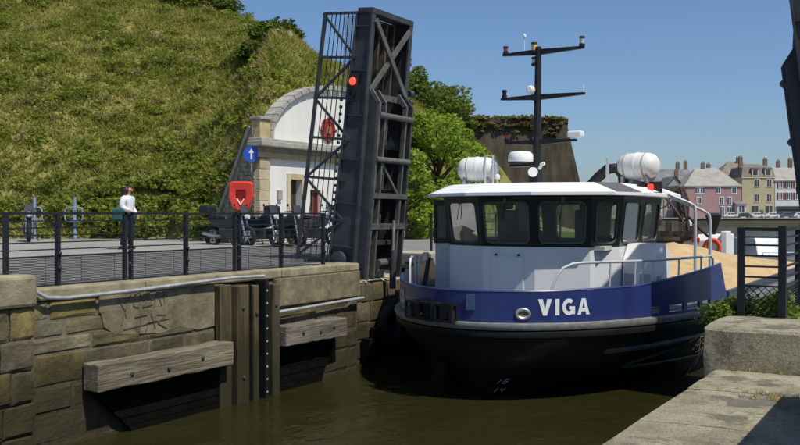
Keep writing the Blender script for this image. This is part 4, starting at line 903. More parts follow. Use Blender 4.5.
MB().lathe([(.18, 0), (.2, .05), (.2, .5), (.12, .62)], (-1.8, 21.9, 2.42), n=14).build('vent_cowl', WHITE, boat, smooth=True)
MB().prism([(.05, 2.42), (.2, 2.42), (.42, 3.15), (-.17, 3.15)], lambda x, z: (x - .9, 21.8, z), lambda x, z: (x - .9, 21.9, z)).build('funnel_marker', BLACK, boat)
MB().box(-1.5, -1.2, 21.49, 21.5, 2.12, 2.3).build('casing_sign', RED, boat)
# cargo of sand
vs_ = []; nu, nv = 60, 30
for i in range(nu + 1):
    for j in range(nv + 1):
        u = 6.35 + 14.1 * i / nu; x = -2.85 + 5.7 * j / nv; a = 1 - abs(x / 2.85) ** 1.7; e = min(1, (u - 6.35) / 2.6) * min(1, (20.45 - u) / 2.2); e = e * e * (3 - 2 * e)
        a = (1 - abs(x / 2.85)) ** .85; e = max(0, 1 - abs((u - 13.2) / 8.2)) ** .8
        h = 1.50 + .92 * a * e * (.92 + .2 * fbm(u, x, .35, 3)) + .05 * fbm(u, x, 1.7, 5) * e + .02 * fbm(u, x, 6, 6)
        vs_.append((x + BO.x, u + BO.y, h))
q = [(i * (nv + 1) + j, (i + 1) * (nv + 1) + j, (i + 1) * (nv + 1) + j + 1, i * (nv + 1) + j + 1) for i in range(nu) for j in range(nv)]
SAND = mat('sand', (.40, .28, .14), .95, scale=2.5, bump=.6, bscale=24, col2=(.54, .40, .22), spec=.1)
sand = tag(fast_mesh('sand', vs_, q, SAND), 'heap of golden sand filling the barge hold', 'sand', kind='stuff'); sand.data.polygons.foreach_set('use_smooth', [True] * len(q))

# ================================================================= RIGHT QUAY foreground
rq = thing('quay_paving', 'worn pale concrete slabs of the near right quay edge', 'paving', (0, 0, 0))
rr = random.Random(11)
rows_y = [-4, -1.6, .9, 3.2, 5.0, 6.75, 8.2, 9.35]
for (ya, yb) in zip(rows_y, rows_y[1:]):
    x = -2.02
    for wd_ in (1.55, 1.9, 2.3, 2.6):
        n_ = 5; v = []; f = []
        for j in range(n_ + 1):
            for i in range(n_ + 1):
                e = .02 if i == 0 and x < -2 else 0
                xx = x + .007 + (wd_ - .014) * i / n_ + (rr.uniform(-.008, .01) if e else 0); yy = ya + .007 + (yb - ya - .014) * j / n_
                v.append((xx, yy, 1.65 + rr.uniform(-.006, .006) - (.015 if e else 0)))
        for j in range(n_):
            for i in range(n_): f.append((j * 6 + i, j * 6 + i + 1, (j + 1) * 6 + i + 1, (j + 1) * 6 + i))
        rim = [i for i in range(6)] + [6 * j + 5 for j in range(1, 6)] + [30 + i for i in range(4, -1, -1)] + [6 * j for j in range(4, 0, -1)]
        k = len(v); v += [(v[r_][0], v[r_][1], 1.38 if x > -2 else .9) for r_ in rim]; f += [(rim[(i + 1) % 20], rim[i], k + i, k + (i + 1) % 20) for i in range(20)]
        MB().add(v, f).build('slab', WORN, rq); x += wd_
def stain(pts, z, name, m, label): return None
cb = thing('concrete_block', 'long raised concrete kerb block across the right quay', 'block', (-2.12, 9.34, 1.5))
v = []; f = []; n_ = 26
prof = [(0, 0), (0.0, .28), (0.01, .53), (.03, .555), (.3, .565), (.7, .57), (1.2, .56), (1.22, .3), (1.22, 0)]
for i in range(n_ + 1):
    x = 6.0 * i / n_
    for (yy, zz) in prof: v.append((x + (rr.uniform(-.02, .01) if i == 0 else 0), yy + rr.uniform(-.006, .006) + .03 * x, zz + rr.uniform(-.008, .008)))
k = len(prof)
for i in range(n_):
    for j in range(k - 1): f.append((i * k + j, i * k + j + 1, (i + 1) * k + j + 1, (i + 1) * k + j))
f += [tuple(range(k)), tuple(n_ * k + j for j in reversed(range(k)))]
MB().add(v, f).build('block', WORN, cb)
# railing with lattice on the right
rr_t = thing('railing', 'black railing panel with cross lattice on the right quay', 'railing', (-2.03, 10.72, 1.98))
MB().box(-.035, .035, -.035, .035, 0, 1.07).build('post', RAILP, rr_t); MB().box(.395, .475, -.04, .04, 0, 1.09).build('post', RAILP, rr_t)
MB().box(.036, .394, -.03, .03, 1.03, 1.07).build('top_rail', RAILP, rr_t)
for z in (.40, .50, .62, .74, .86, .95): MB().box(.036, .394, -.014, .014, z, z + .02).build('bar', RAILP, rr_t)
mb = MB()
for i in range(10):
    for s_ in (-1, 1):
        za = -.34 + i * .085
        a = (.036, 0, za); b_ = (.394, 0, za + .36)
        if s_ < 0: a, b_ = (.394, .006, za), (.036, .006, za + .36)
        # clip to 0.04..0.40 in height
        def clip(P, Q):
            P = Vector(P); Q = Vector(Q); t0 = max(0, (.04 - P.z) / (Q.z - P.z)); t1 = min(1, (.395 - P.z) / (Q.z - P.z)); return (P.lerp(Q, t0), P.lerp(Q, t1)) if t1 > t0 else None
        r_ = clip(a, b_)
        if r_: mb.bar(r_[0], r_[1], .008, .012, (0, 1, 0))
mb.build('lattice_panel', RAILP, rr_t)
for i in range(1, 6): MB().box(.40, .47, i * 1.2 - .03, i * 1.2 + .03, 0, 1.07).build('post', RAILP, rr_t)
MB().box(.405, .465, .04, 6.0, 1.03, 1.07).build('top_rail', RAILP, rr_t)
for z in (.40, .50, .62, .74, .86, .95): MB().box(.42, .45, .04, 6.0, z, z + .02).build('bar', RAILP, rr_t)
mb = MB()
for i in range(12): mb.box(.43, .44, .04, 6.0, .04 + i * .03, .05 + i * .03)
mb.build('mesh_panel', RAILP, rr_t)
# cabinet just out of view: its shadow falls across the paving
cab = thing('control_cabinet', 'low steel control cabinet at the right edge of the quay', 'cabinet', (-.58, 6.1, 1.655))
MB().box(0, .7, 0, 1.92, .06, .98).build('body', mat('cabinet_grey', (.28, .29, .29), .5), cab, bevel=.02); MB().box(-.04, .74, -.04, 1.96, .982, 1.03).build('lid', MATS['cabinet_grey'], cab, bevel=.01); MB().box(.02, .68, .02, 1.9, 0, .06).build('plinth', CONC, cab)
for yy in (.05, .98): 
    d_ = MB().box(-.015, -.001, yy, yy + .88, .1, .94).build('door', MATS['cabinet_grey'], cab); MB().box(-.04, -.015, yy + .8, yy + .84, .45, .6).build('handle', BLACK, d_)

# ---- plants by the right quay edge
def bush(name, label, loc, rx, rz, n_, size, m, cat='bush', group=None, stems=6):
    t = thing(name, label, cat, loc, group=group); rg = np.random.default_rng(int(abs(loc[0] * 100 + loc[1] * 37)) + n_)
    P_ = bush_points(0, 0, 0, rx, rz, n_, rg); v, q_ = leaf_quads(P_, size, rng=rg); fast_mesh('foliage', v, q_, m, t)
    mb = MB()
    for i in range(stems):
        a = rg.uniform(0, 6.28); mb.tube([(0, 0, -.02), (rx * .3 * math.cos(a), rx * .3 * math.sin(a), rz * .5), (rx * .7 * math.cos(a), rx * .7 * math.sin(a), rz * .85)], [.02, .014, .006], 5)
    mb.build('stem', mat('twig', (.08, .06, .035), .9), t); return t
WEED = foliage('quay_weed', (.12, .19, .02), (.24, .30, .05), 3, .5)
bush('quay_bush', 'green bush on the quay edge left of the black railing', (-2.12, 10.95, 1.9), .36, .34, 2400, .035, WEED)
bush('quay_bush', 'low green weeds behind the lattice of the black railing', (-1.75, 11.2, 1.95), .3, .3, 2000, .035, WEED)
wp_ = []
rg2 = np.random.default_rng(8)
for i in range(110):
    k = rg2.choice([0, 0, 0, 1, 1, 2, 2], 1)[0]
    if k == 0: p = (rg2.uniform(-2, 1), 9.32 + .03 * rg2.uniform(0, 1), 1.65)
    elif k == 1: p = (rg2.uniform(-2, 1), 8.2 + rg2.normal(0, .012), 1.65)
    elif k == 2: p = (rg2.normal(-1.25, .12), 8.05 + rg2.normal(0, .08), 1.65)
    else: p = (-2.05 + rg2.uniform(-.02, .03), rg2.uniform(6, 10.4), 1.64 if rg2.uniform() < .5 else 1.6)
    wp_.append(p)
wp_ = np.repeat(np.array(wp_), 7, 0); nW = len(wp_); wb = wp_ + rg2.normal(0, .012, (nW, 3)) * np.array([1, 1, 0]); wt = wb + np.stack([rg2.normal(0, .03, nW), rg2.normal(0, .03, nW), rg2.uniform(.01, .07, nW)], 1); wa = rg2.uniform(0, 6.28, nW); wsv = np.stack([np.cos(wa), np.sin(wa), 0 * wa], 1) * .004
tag(fast_mesh('quay_weeds', np.stack([wb - wsv, wb + wsv, wt], 1).reshape(-1, 3), np.arange(nW * 3).reshape(-1, 3), foliage('dry_weed', (.30, .25, .08), (.46, .38, .15), 6, .4), loops=3), 'short dry weeds growing in the joints of the right quay', 'weeds', kind='stuff')
tw = MB(); rg = random.Random(4)
for i in range(60):
    a = Vector((-2.05, 10.45 + rg.uniform(-.25, .4), 1.85)); p1 = a + Vector((-.12 - rg.uniform(0, .2), rg.uniform(-.15, .15), rg.uniform(-.12, .08))); p2 = p1 + Vector((rg.uniform(-.2, .02), rg.uniform(-.15, .15), -rg.uniform(.1, .4)))
    tw.tube([a, p1, p2], [.006, .005, .002], 4)
tag(tw.build('dry_root_clump', mat('dry_root', (.18, .13, .08), .9)), 'dry tangle of roots hanging over the right quay edge', 'roots')

# ================================================================= PERSON
def skin_mesh(name, m, parent, verts, edges, radii, sub=2, root=0):
    me = bpy.data.meshes.new(name); me.from_pydata(verts, edges, []); me.update(); o = link(name, me, parent); me.materials.append(m)
    sk = o.modifiers.new('skin', 'SKIN'); sk.use_smooth_shade = True
    layer = me.skin_vertices[0] if me.skin_vertices else None
    if layer is None:
        bpy.context.view_layer.objects.active = o
        me.attributes.get('skin')
    for i, r_ in enumerate(radii): me.skin_vertices[0].data[i].radius = (r_, r_) if not isinstance(r_, tuple) else r_
    me.skin_vertices[0].data[root].use_root = True
    ss = o.modifiers.new('sub', 'SUBSURF'); ss.levels = sub; ss.render_levels = sub; return o
SKIN = mat('skin', (.42, .24, .16), .55, var=.06); SHIRT = mat('white_shirt', (.62, .64, .66), .8, var=.06, scale=8); TROU = mat('dark_trousers', (.02, .021, .026), .85); HAIR = mat('dark_hair', (.035, .014, .009), .5, var=.3, scale=20)
pe = thing('person', 'woman with long dark hair, white top and dark trousers walking behind the railing', 'person', (-18.72, 16.67, 2.26), R(YAW + 75))
pe.scale = (1.22, 1.22, 1)
# local: faces -y, x is her left, height 1.70
J = {'pel': (0, 0, .93), 'wai': (0, .0, 1.08), 'che': (0, 0, 1.28), 'nck': (0, .0, 1.43), 'nk2': (0, -.01, 1.49), 'hd': (0, -.025, 1.575), 'hd2': (0, -.03, 1.65),
     'shL': (.165, 0, 1.385), 'elL': (.215, .05, 1.12), 'wrL': (.19, -.09, .93), 'haL': (.185, -.12, .87), 'shR': (-.165, 0, 1.385), 'elR': (-.22, .02, 1.12), 'wrR': (-.17, -.16, 1.02), 'haR': (-.14, -.21, .99),
     'hiL': (.09, 0, .88), 'knL': (.095, -.06, .48), 'anL': (.09, .02, .09), 'toL': (.10, -.13, .04), 'hiR': (-.09, 0, .88), 'knR': (-.09, .0, .48), 'anR': (-.09, .1, .09), 'toR': (-.10, -.05, .04)}
rad = {'pel': .125, 'wai': .105, 'che': .125, 'nck': .06, 'nk2': .048, 'hd': .085, 'hd2': .072, 'shL': .055, 'elL': .04, 'wrL': .028, 'haL': .034, 'shR': .055, 'elR': .04, 'wrR': .028, 'haR': .034, 'hiL': .085, 'knL': .06, 'anL': .04, 'toL': .03, 'hiR': .085, 'knR': .06, 'anR': .04, 'toR': .03}
ed = [('pel', 'wai'), ('wai', 'che'), ('che', 'nck'), ('nck', 'nk2'), ('nk2', 'hd'), ('hd', 'hd2'), ('che', 'shL'), ('shL', 'elL'), ('elL', 'wrL'), ('wrL', 'haL'), ('che', 'shR'), ('shR', 'elR'), ('elR', 'wrR'), ('wrR', 'haR'), ('pel', 'hiL'), ('hiL', 'knL'), ('knL', 'anL'), ('anL', 'toL'), ('pel', 'hiR'), ('hiR', 'knR'), ('knR', 'anR'), ('anR', 'toR')]
vsk = [J[k] for k in J]; nm = list(J); radl = [rad[k] for k in nm]; edk = [(nm.index(a), nm.index(b_)) for a, b_ in ed]
for sd_, h in (('L', 'haL'), ('R', 'haR')):      # fingers
    b0 = Vector(J[h]); w0 = Vector(J['wr' + sd_]); d = (b0 - w0).normalized(); sidev = Vector((0, 1, 0)).cross(d).normalized(); acr = d.cross(sidev)
    for i, ln in enumerate((.06, .07, .065, .05)):
        a_ = b0 + acr * (.024 - .016 * i) + d * .02; vsk.append(tuple(a_)); radl.append(.009); vsk.append(tuple(a_ + d * ln + sidev * .015)); radl.append(.007)
        edk += [(nm.index(h), len(vsk) - 2), (len(vsk) - 2, len(vsk) - 1)]
    a_ = w0.lerp(b0, .5) + acr * .035; vsk.append(tuple(a_)); radl.append(.011); vsk.append(tuple(a_ + d * .05 + acr * .015)); radl.append(.008); edk += [(nm.index('wr' + sd_), len(vsk) - 2), (len(vsk) - 2, len(vsk) - 1)]
def ensure_skin(o): pass
def skin_obj(name, m, verts, edges, radii, sub=1, root=0, jitter=None):
    import bmesh
    bm = bmesh.new(); lay = bm.verts.layers.skin.verify(); bv = []
    for i, (p, r_) in enumerate(zip(verts, radii)):
        w = bm.verts.new(p); w[lay].radius = (r_, r_) if not isinstance(r_, tuple) else r_; w[lay].use_root = (i == root); bv.append(w)
    for a, b_ in edges: bm.edges.new((bv[a], bv[b_]))
    me = bpy.data.meshes.new(name); bm.to_mesh(me); bm.free(); me.materials.append(m); o = link(name, me, pe)
    sk = o.modifiers.new('skin', 'SKIN'); sk.use_smooth_shade = True; sk.branch_smoothing = .4
    ss = o.modifiers.new('sub', 'SUBSURF'); ss.levels = sub; ss.render_levels = sub; return o
skin_obj('body', SKIN, vsk, edk, radl, 1)
def sub_skin(name, m, keys, eds, grow, sub=1):
    return skin_obj(name, m, [J[k] for k in keys], [(keys.index(a), keys.index(b_)) for a, b_ in eds], [rad[k] * 1. + grow for k in keys], sub)
sub_skin('shirt', SHIRT, ['wai', 'pel', 'che', 'nck', 'shL', 'elL', 'wrL', 'shR', 'elR', 'wrR'], [('pel', 'wai'), ('wai', 'che'), ('che', 'nck'), ('che', 'shL'), ('shL', 'elL'), ('elL', 'wrL'), ('che', 'shR'), ('shR', 'elR'), ('elR', 'wrR')], .034)
sub_skin('trousers', TROU, ['pel', 'hiL', 'knL', 'anL', 'hiR', 'knR', 'anR'], [('pel', 'hiL'), ('hiL', 'knL'), ('knL', 'anL'), ('pel', 'hiR'), ('hiR', 'knR'), ('knR', 'anR')], .018)
skin_obj('hair', HAIR, [(0, -.03, 1.70), (0, .035, 1.63), (0, .075, 1.48), (0, .085, 1.31), (.085, .01, 1.56), (.095, .03, 1.40), (-.085, .01, 1.56), (-.095, .03, 1.40)], [(0, 1), (1, 2), (2, 3), (1, 4), (4, 5), (1, 6), (6, 7)], [.088, .115, .11, .075, .045, .04, .045, .04], 2)
for sd_ in (-1, 1): MB().lathe([(.006, 0), (.013, .004), (.006, .01)], (sd_ * .03, -.098, 1.60), (0, -1, 0), 8).build('eye', BLACK, pe)
MB().prism([(-.014, 1.56), (.014, 1.56), (.006, 1.605), (-.006, 1.605)], lambda p, q: (p, -.095, q), lambda p, q: (p * .5, -.122, q - .008)).build('nose', SKIN, pe); MB().box(-.022, .022, -.098, -.09, 1.528, 1.537).build('mouth', mat('lips', (.3, .1, .08), .5), pe)
for sd_ in (-1, 1): MB().lathe([(.01, 0), (.022, .006), (.012, .014)], (sd_ * .082, .0, 1.585), (sd_, 0, 0), 8).build('ear', SKIN, pe)
for k_ in ('L', 'R'):
    a = Vector(J['an' + k_]); t_ = Vector(J['to' + k_]); MB().prism([(-.045, -.02), (.045, -.02), (.045, .06), (.03, .19), (-.03, .19), (-.045, .06)], lambda p, q: (a.x + p, a.y + .05 - q, .0), lambda p, q: (a.x + p, a.y + .05 - q, .07 - .02 * (q > .1))).build('shoe', BLACK, pe, bevel=.015)
bg = thing('shoulder_bag', 'teal shoulder bag carried by the woman', 'bag', (-18.72, 16.67, 2.26), R(YAW + 75))
MB().prism([(-.13, .78), (.15, .78), (.17, 1.08), (-.15, 1.08)], lambda p, q: (-.27, p + .1, q), lambda p, q: (-.35, p + .1, q)).build('bag_body', mat('teal_cloth', (.02, .10, .10), .8), bg, bevel=.03)
MB().tube([(-.30, -.03, 1.07), (-.20, .0, 1.45), (-.30, .22, 1.07)], .012, 6).build('strap', MATS['teal_cloth'], bg)

# ================================================================= MOTORBIKES
CHR = mat('chrome', (.5, .5, .5), .25, metal=.9, var=.1)
def motorbike(label, loc, rz, paint, top=True):
    t = thing('motorbike', label, 'motorbike', loc, rz, 'motorbikes parked by the gatehouse')
    for x in (-.68, .70):
        pts = [(x + .27 * math.cos(a), 0, .33 + .27 * math.sin(a)) for a in np.linspace(0, 2 * math.pi, 21)[:-1]]; w = MB().tube(pts, .06, 8, True).build('wheel', RUBBER, t, smooth=True)
        mb = MB().lathe([(.06, -.05), (.06, .05)], (x, 0, .33), (0, 1, 0), 10)
        for k in range(6): a = k * math.pi / 3; mb.bar((x, 0, .33), (x + .24 * math.cos(a), 0, .33 + .24 * math.sin(a)), .03, .03)
        mb.build('rim', CHR, w)
    MB().prism([(-.55, .62), (-.1, .55), (.35, .62), (.62, .82), (.5, .98), (.2, 1.0), (-.05, .86), (-.6, .86), (-.85, .95), (-.85, .85)], lambda x, z: (x, -.14, z), lambda x, z: (x, .14, z)).build('body', paint, t, bevel=.05)
    MB().prism([(-.3, .25), (.3, .25), (.38, .58), (-.3, .58)], lambda x, z: (x, -.17, z), lambda x, z: (x, .17, z)).build('engine', DARKST, t, bevel=.03)
    MB().prism([(-.75, .87), (.0, .86), (-.05, .93), (-.7, .97)], lambda x, z: (x, -.15, z), lambda x, z: (x, .15, z)).build('seat', BLACK, t, bevel=.03)
    MB().tube([(.70, -.1, .33), (.52, -.1, 1.02)], .028, 8).tube([(.70, .1, .33), (.52, .1, 1.02)], .028, 8).build('fork', CHR, t, smooth=True)
    MB().tube([(.38, -.36, 1.08), (.48, -.15, 1.1), (.48, .15, 1.1), (.38, .36, 1.08)], .016, 8).build('handlebar', BLACK, t, smooth=True)
    MB().lathe([(.09, 0), (.1, .04), (.06, .1)], (.66, 0, .92), (1, 0, .1), 14).build('headlight', CL, t, smooth=True)
    MB().prism([(-.17, .95), (.17, .95), (.12, 1.28), (-.12, 1.28)], lambda y_, z: (.62 - (z - .95) * .4, y_, z), lambda y_, z: (.63 - (z - .95) * .4, y_, z)).build('windscreen', mat('smoked', (.05, .05, .055), .15), t)
    for s_ in (-1, 1): MB().tube([(.46, s_ * .2, 1.1), (.44, s_ * .26, 1.25)], .008, 5).lathe([(.03, 0), (.045, .01), (.03, .02)], (.42, s_ * .27, 1.28), (1, 0, 0), 10).build('mirror', BLACK, t)
    MB().tube([(-.2, -.18, .32), (-.9, -.2, .42)], .05, 10).build('exhaust', CHR, t, smooth=True)
    if top: MB().box(-1.08, -.7, -.22, .22, .98, 1.28).build('top_case', BLACK, t, bevel=.07)
    MB().bar((-.1, .12, .3), (-.15, .34, 0), .025, .025).build('kickstand', DARKST, t)
    return t
motorbike('dark motorbike with a top case, leftmost under the red lifebuoy case', (-18.6, 20.5, 2.19), R(0), mat('bike_black', (.02, .02, .022), .3, coat=.4))
motorbike('navy motorbike without a top case, second from the red lifebuoy case', (-18.0, 21.2, 2.19), R(-5), mat('bike_navy', (.02, .025, .045), .3, coat=.4), False)
motorbike('grey motorbike in front of the gatehouse, nearest the bridge', (-17.0, 22.6, 2.19), R(8), mat('bike_grey', (.12, .11, .105), .35, coat=.4), False)
motorbike('dark grey motorbike with a top case squeezed between the others at the gatehouse corner', (-17.5, 21.9, 2.19), R(-18), mat('bike_char', (.045, .045, .05), .35, coat=.4))
motorbike('lone dark motorbike at the foot of the grass hill, left of the woman', (-26.9, 19.6, 2.26), R(-35), MATS['bike_black'], False)

# exercise frames on the left
def gym(label, loc):
    t = thing('exercise_frame', label, 'exercise frame', loc, R(YAW), 'blue grey exercise frames'); m = mat('pale_blue_paint', (.20, .28, .40), .5)
    MB().tube([(0, 0, 0), (0, 0, 1.62)], .055, 10).build('post', m, t, smooth=True)
    pts = [(.33 * (abs(math.cos(a)) ** .5) * math.copysign(1, math.cos(a)), -.12, .98 + .27 * (abs(math.sin(a)) ** .5) * math.copysign(1, math.sin(a))) for a in np.linspace(.05, 2 * math.pi + .05, 25)[:-1]]
    MB().tube(pts, .028, 8, True).build('hand_loop', m, t, smooth=True); MB().box(-.14, .14, -.16, .02, .7, .78).build('seat', m, t); MB().tube([(0, -.12, .75), (0, -.12, 1.2)], .025, 8).build('upright', m, t); MB().box(-.2, .2, -.2, .2, 0, .03).build('base_plate', m, t)
gym('blue grey exercise frame, the one farther left at the foot of the hill', cw(-13.6, 33.5, 2.2)); gym('blue grey exercise frame, the one nearer the walking woman', cw(-12.1, 33.5, 2.2))
# pale panel at the far left edge
t = thing('notice_board', 'pale board with a blue edge at the far left behind the railing', 'board', (-11.9, 6.95, 2.19))
MB().box(-.04, .0, -1.2, .55, .12, .95).build('panel', WHITE, t, bevel=.01); MB().box(-.05, .02, .552, .60, 0, .98).build('edge_post', mat('edge_blue', (.05, .22, .42), .5), t); MB().box(-.05, .02, -1.25, -1.2, 0, .98).build('edge_post', MATS['edge_blue'], t)

# ================================================================= TREES
BARK = mat('bark', (.07, .055, .04), .95, scale=6, bump=.6)
def tree(label, loc, h, r, n_, size, m, seed, group=None, low=.12, sq=1.):
    t = thing('tree', label, 'tree', loc, group=group); rg = np.random.default_rng(seed); mb = MB()
    mb.tube([(0, 0, -.3), (.05 * h * rg.normal() * .2, 0, h * .3), (0, .03 * h * rg.normal(), h * .6), (0, 0, h * .85)], [h * .028, h * .022, h * .014, h * .005], 8)
    cl = []
    for i in range(int(34 + r * 6)):
        zf = rg.uniform(low, .97); rad_ = r * (1 - abs((zf - .45) / .62) ** 2.4) ** .5 if abs((zf - .45) / .62) < 1 else r * .2
        a = rg.uniform(0, 6.283); q_ = rad_ * rg.uniform(.35, 1.) ; c = np.array([q_ * math.cos(a), q_ * math.sin(a) * sq, h * zf]); cl.append(c)
        if i % 2 == 0: mb.tube([(0, 0, h * zf * .62), (c[0] * .5, c[1] * .5, h * zf * .82), tuple(c)], [h * .009, h * .006, .015], 5)
    mb.build('trunk', BARK, t, smooth=True)
    P_ = []
    for c in cl:
        k = max(8, int(n_ / len(cl) * rg.uniform(.6, 1.4))); s_ = r * rg.uniform(.18, .34); u = rg.normal(size=(k, 3)); u /= np.linalg.norm(u, axis=1)[:, None]
        P_.append(c + u * (rg.uniform(.3, 1, k) ** .5)[:, None] * np.array([s_, s_, s_ * .75]))
    v, q_ = leaf_quads(np.concatenate(P_), size, rng=rg); fast_mesh('crown', v, q_, m, t); return t
TR1 = foliage('tree_bright', (.14, .22, .02), (.30, .40, .05), .7, .5); TR2 = foliage('tree_mid', (.08, .13, .016), (.17, .22, .035), .6, .5); TR3 = foliage('tree_dark', (.06, .09, .014), (.13, .16, .03), .6, .45)
gT = 'trees behind the bridge'
tree('broad bright green tree right behind the raised bridge leaf', cw(1.6, 40, 2.1), 5.6, 2.2, 9000, .12, TR1, 21, gT)
tree('bright green tree nearest the wheelhouse, left of the bastion', cw(2.5, 46, 2.1), 5.8, 2.2, 9000, .13, TR1, 22, gT)
tree('taller mid green tree upslope between the bridge and the bastion', cw(1.6, 50, 3.6), 7.6, 2.3, 8000, .14, TR2, 23, gT)
tree('dark green tree on the crest beside the raised bridge leaf', cw(-.1, 54, 7.5), 4.9, 2.0, 6000, .13, TR3, 24, gT)
tree('small mid green tree at the edge of the slope by the bastion', cw(2.5, 54, 6.2), 5.0, 1.9, 7000, .13, TR2, 25, gT)
tree('low bright green tree at street level left of the wheelhouse', cw(.3, 36.5, 2.1), 3.6, 1.5, 6000, .11, TR1, 26, gT, .05)
gC = 'bushes along the hill crest'
CRB = foliage('crest_bush', (.07, .11, .014), (.15, .19, .03), 1., .45)
for i, (X, D, r_, lab) in enumerate(((-7.3, 46.0, .8, 'dark bush on the hill crest, highest by the sloping end'), (-6.4, 44.2, .75, 'dark ivy bush on the hill crest next to the bare patch'), (-5.5, 42.6, .7, 'dark bush on the hill crest, lowest above the bridge leaf'), (-11.2, 56, 1.1, 'leafy bush on the crest at the top of the picture'), (-13.2, 56, 1.3, 'broad leafy bush on the crest at the top edge, left of the others'))):
    p = cw(X, D, hill_h(X, D) - .05); bush('crest_bush', lab, tuple(p), r_ * 1.25, r_, 1900, .14, CRB, 'bush', gC)
# bare stone strip below the crest
ba = thing('ruined_parapet', 'low broken stone parapet along the hill crest', 'wall', (0, 0, 0)); rr = random.Random(9)
for i in range(26):
    k = i / 25; X = -8.3 + 3.3 * k + rr.uniform(-.12, .12); D = 45.2 - 5.0 * k + rr.uniform(-.2, .2); p = cw(X, D, hill_h(X, D)); s_ = rr.uniform(.12, .26)
    o = MB().box(-s_, s_, -s_ * .6, s_ * .6, -.1, s_ * .7).build('stone_block', GREYSTONE, ba, bevel=.04); o.location = p; o.rotation_euler = (rr.uniform(-.3, .3), rr.uniform(-.3, .3), rr.uniform(0, 3))

# ================================================================= BASTION
BAS = mat('bastion_stone', (.035, .030, .021), .95, scale=1.1, bump=1., bscale=3.2, col2=(.10, .086, .06), spec=.1, streak=True)
bt = thing('bastion', 'dark battered stone bastion of the citadel behind the boat', 'fort', cw(0, 100, 0), R(YAW))
def bpoly(sc, z): return [(-6 , 2 - sc, z), (20.9 - 2.3 * (1 - sc), .2 + 1.6 * (1 - sc), z), (27 - 2.3 * (1 - sc), 40, z), (-6, 40, z)]
a = [(-6, 0, 1.5), (21.2, 0, 1.5), (28, 40, 1.5), (-6, 40, 1.5)]; c = [(-6, 2.2, 13.6), (18.9, 2.2, 13.6), (25.5, 40, 13.6), (-6, 40, 13.6)]
MB().add(a + c, [(0, 1, 5, 4), (1, 2, 6, 5), (2, 3, 7, 6), (3, 0, 4, 7), (4, 5, 6, 7)]).build('rampart', BAS, bt)
d = [(-6, 2.05, 13.55), (19.05, 2.05, 13.55), (25.7, 40, 13.55), (-6, 40, 13.55)]; e = [(x, y_, 14.0) for x, y_, z in d]
MB().add(d + e, [(0, 1, 5, 4), (1, 2, 6, 5), (2, 3, 7, 6), (3, 0, 4, 7), (4, 5, 6, 7), (3, 2, 1, 0)]).build('cordon', BAS, bt)
rg = np.random.default_rng(31); P_ = []
for i in range(120):
    x = rg.uniform(0, 18.8); P_.append(bush_points(x, rg.uniform(2.2, 4), 13.95, rg.uniform(.4, 1.0), rg.uniform(.2, .5), 130, rg))
for i in range(60):
    x = rg.uniform(3, 18.6); z = 13.5 - abs(rg.normal(0, .55)); P_.append(bush_points(x, 1.95 - (13.6 - z) * .18, z, rg.uniform(.25, .5), rg.uniform(.2, .35), 60, rg))
v, q_ = leaf_quads(np.concatenate(P_), .2, rng=rg); o = fast_mesh('top_grass', v, q_, foliage('bastion_grass', (.11, .105, .03), (.22, .19, .07), .3, .4), bt); o['kind'] = 'stuff'

# ================================================================= FAR QUAY, HOUSES, CARS
FD = 250
def far(poly, z0, z1, name, m): return struct(MB().prism([tuple(cw(X, D).xy) for X, D in poly], lambda x, y_: (x, y_, z0), lambda x, y_: (x, y_, z1)).build(name, m))
far([(40, FD - 2), (420, FD - 2), (420, FD + 400), (40, FD + 400)], -3.5, 2.1, 'far_quay', mat('far_asphalt', (.24, .22, .19), .9, scale=.1))
fw = thing('far_quay_wall', 'long dark weedy quay wall on the far side of the basin', 'wall', cw(40, FD - 2.05, 0), R(YAW))
MB().box(0, 380, -.4, 0, -1, 1.85).build('wall_face', mat('far_wall_stone', (.07, .065, .035), .95, scale=.25, col2=(.14, .125, .075), bump=.6, bscale=1.5), fw); MB().box(0, 380, -.6, 0, 1.852, 2.2).build('coping', mat('far_coping', (.30, .28, .23), .9, scale=.3), fw)
GLW = mat('house_glass', (.05, .06, .075), .12, var=.2, scale=.5); SLATE = mat('slate', (.10, .105, .115), .75, scale=.4, col2=(.19, .195, .20), bump=.3, bscale=6); SLATEL = mat('pale_slate', (.24, .225, .20), .8, scale=.5, col2=(.36, .34, .30)); CHIM = mat('chimney_brick', (.17, .12, .09), .9, scale=2)
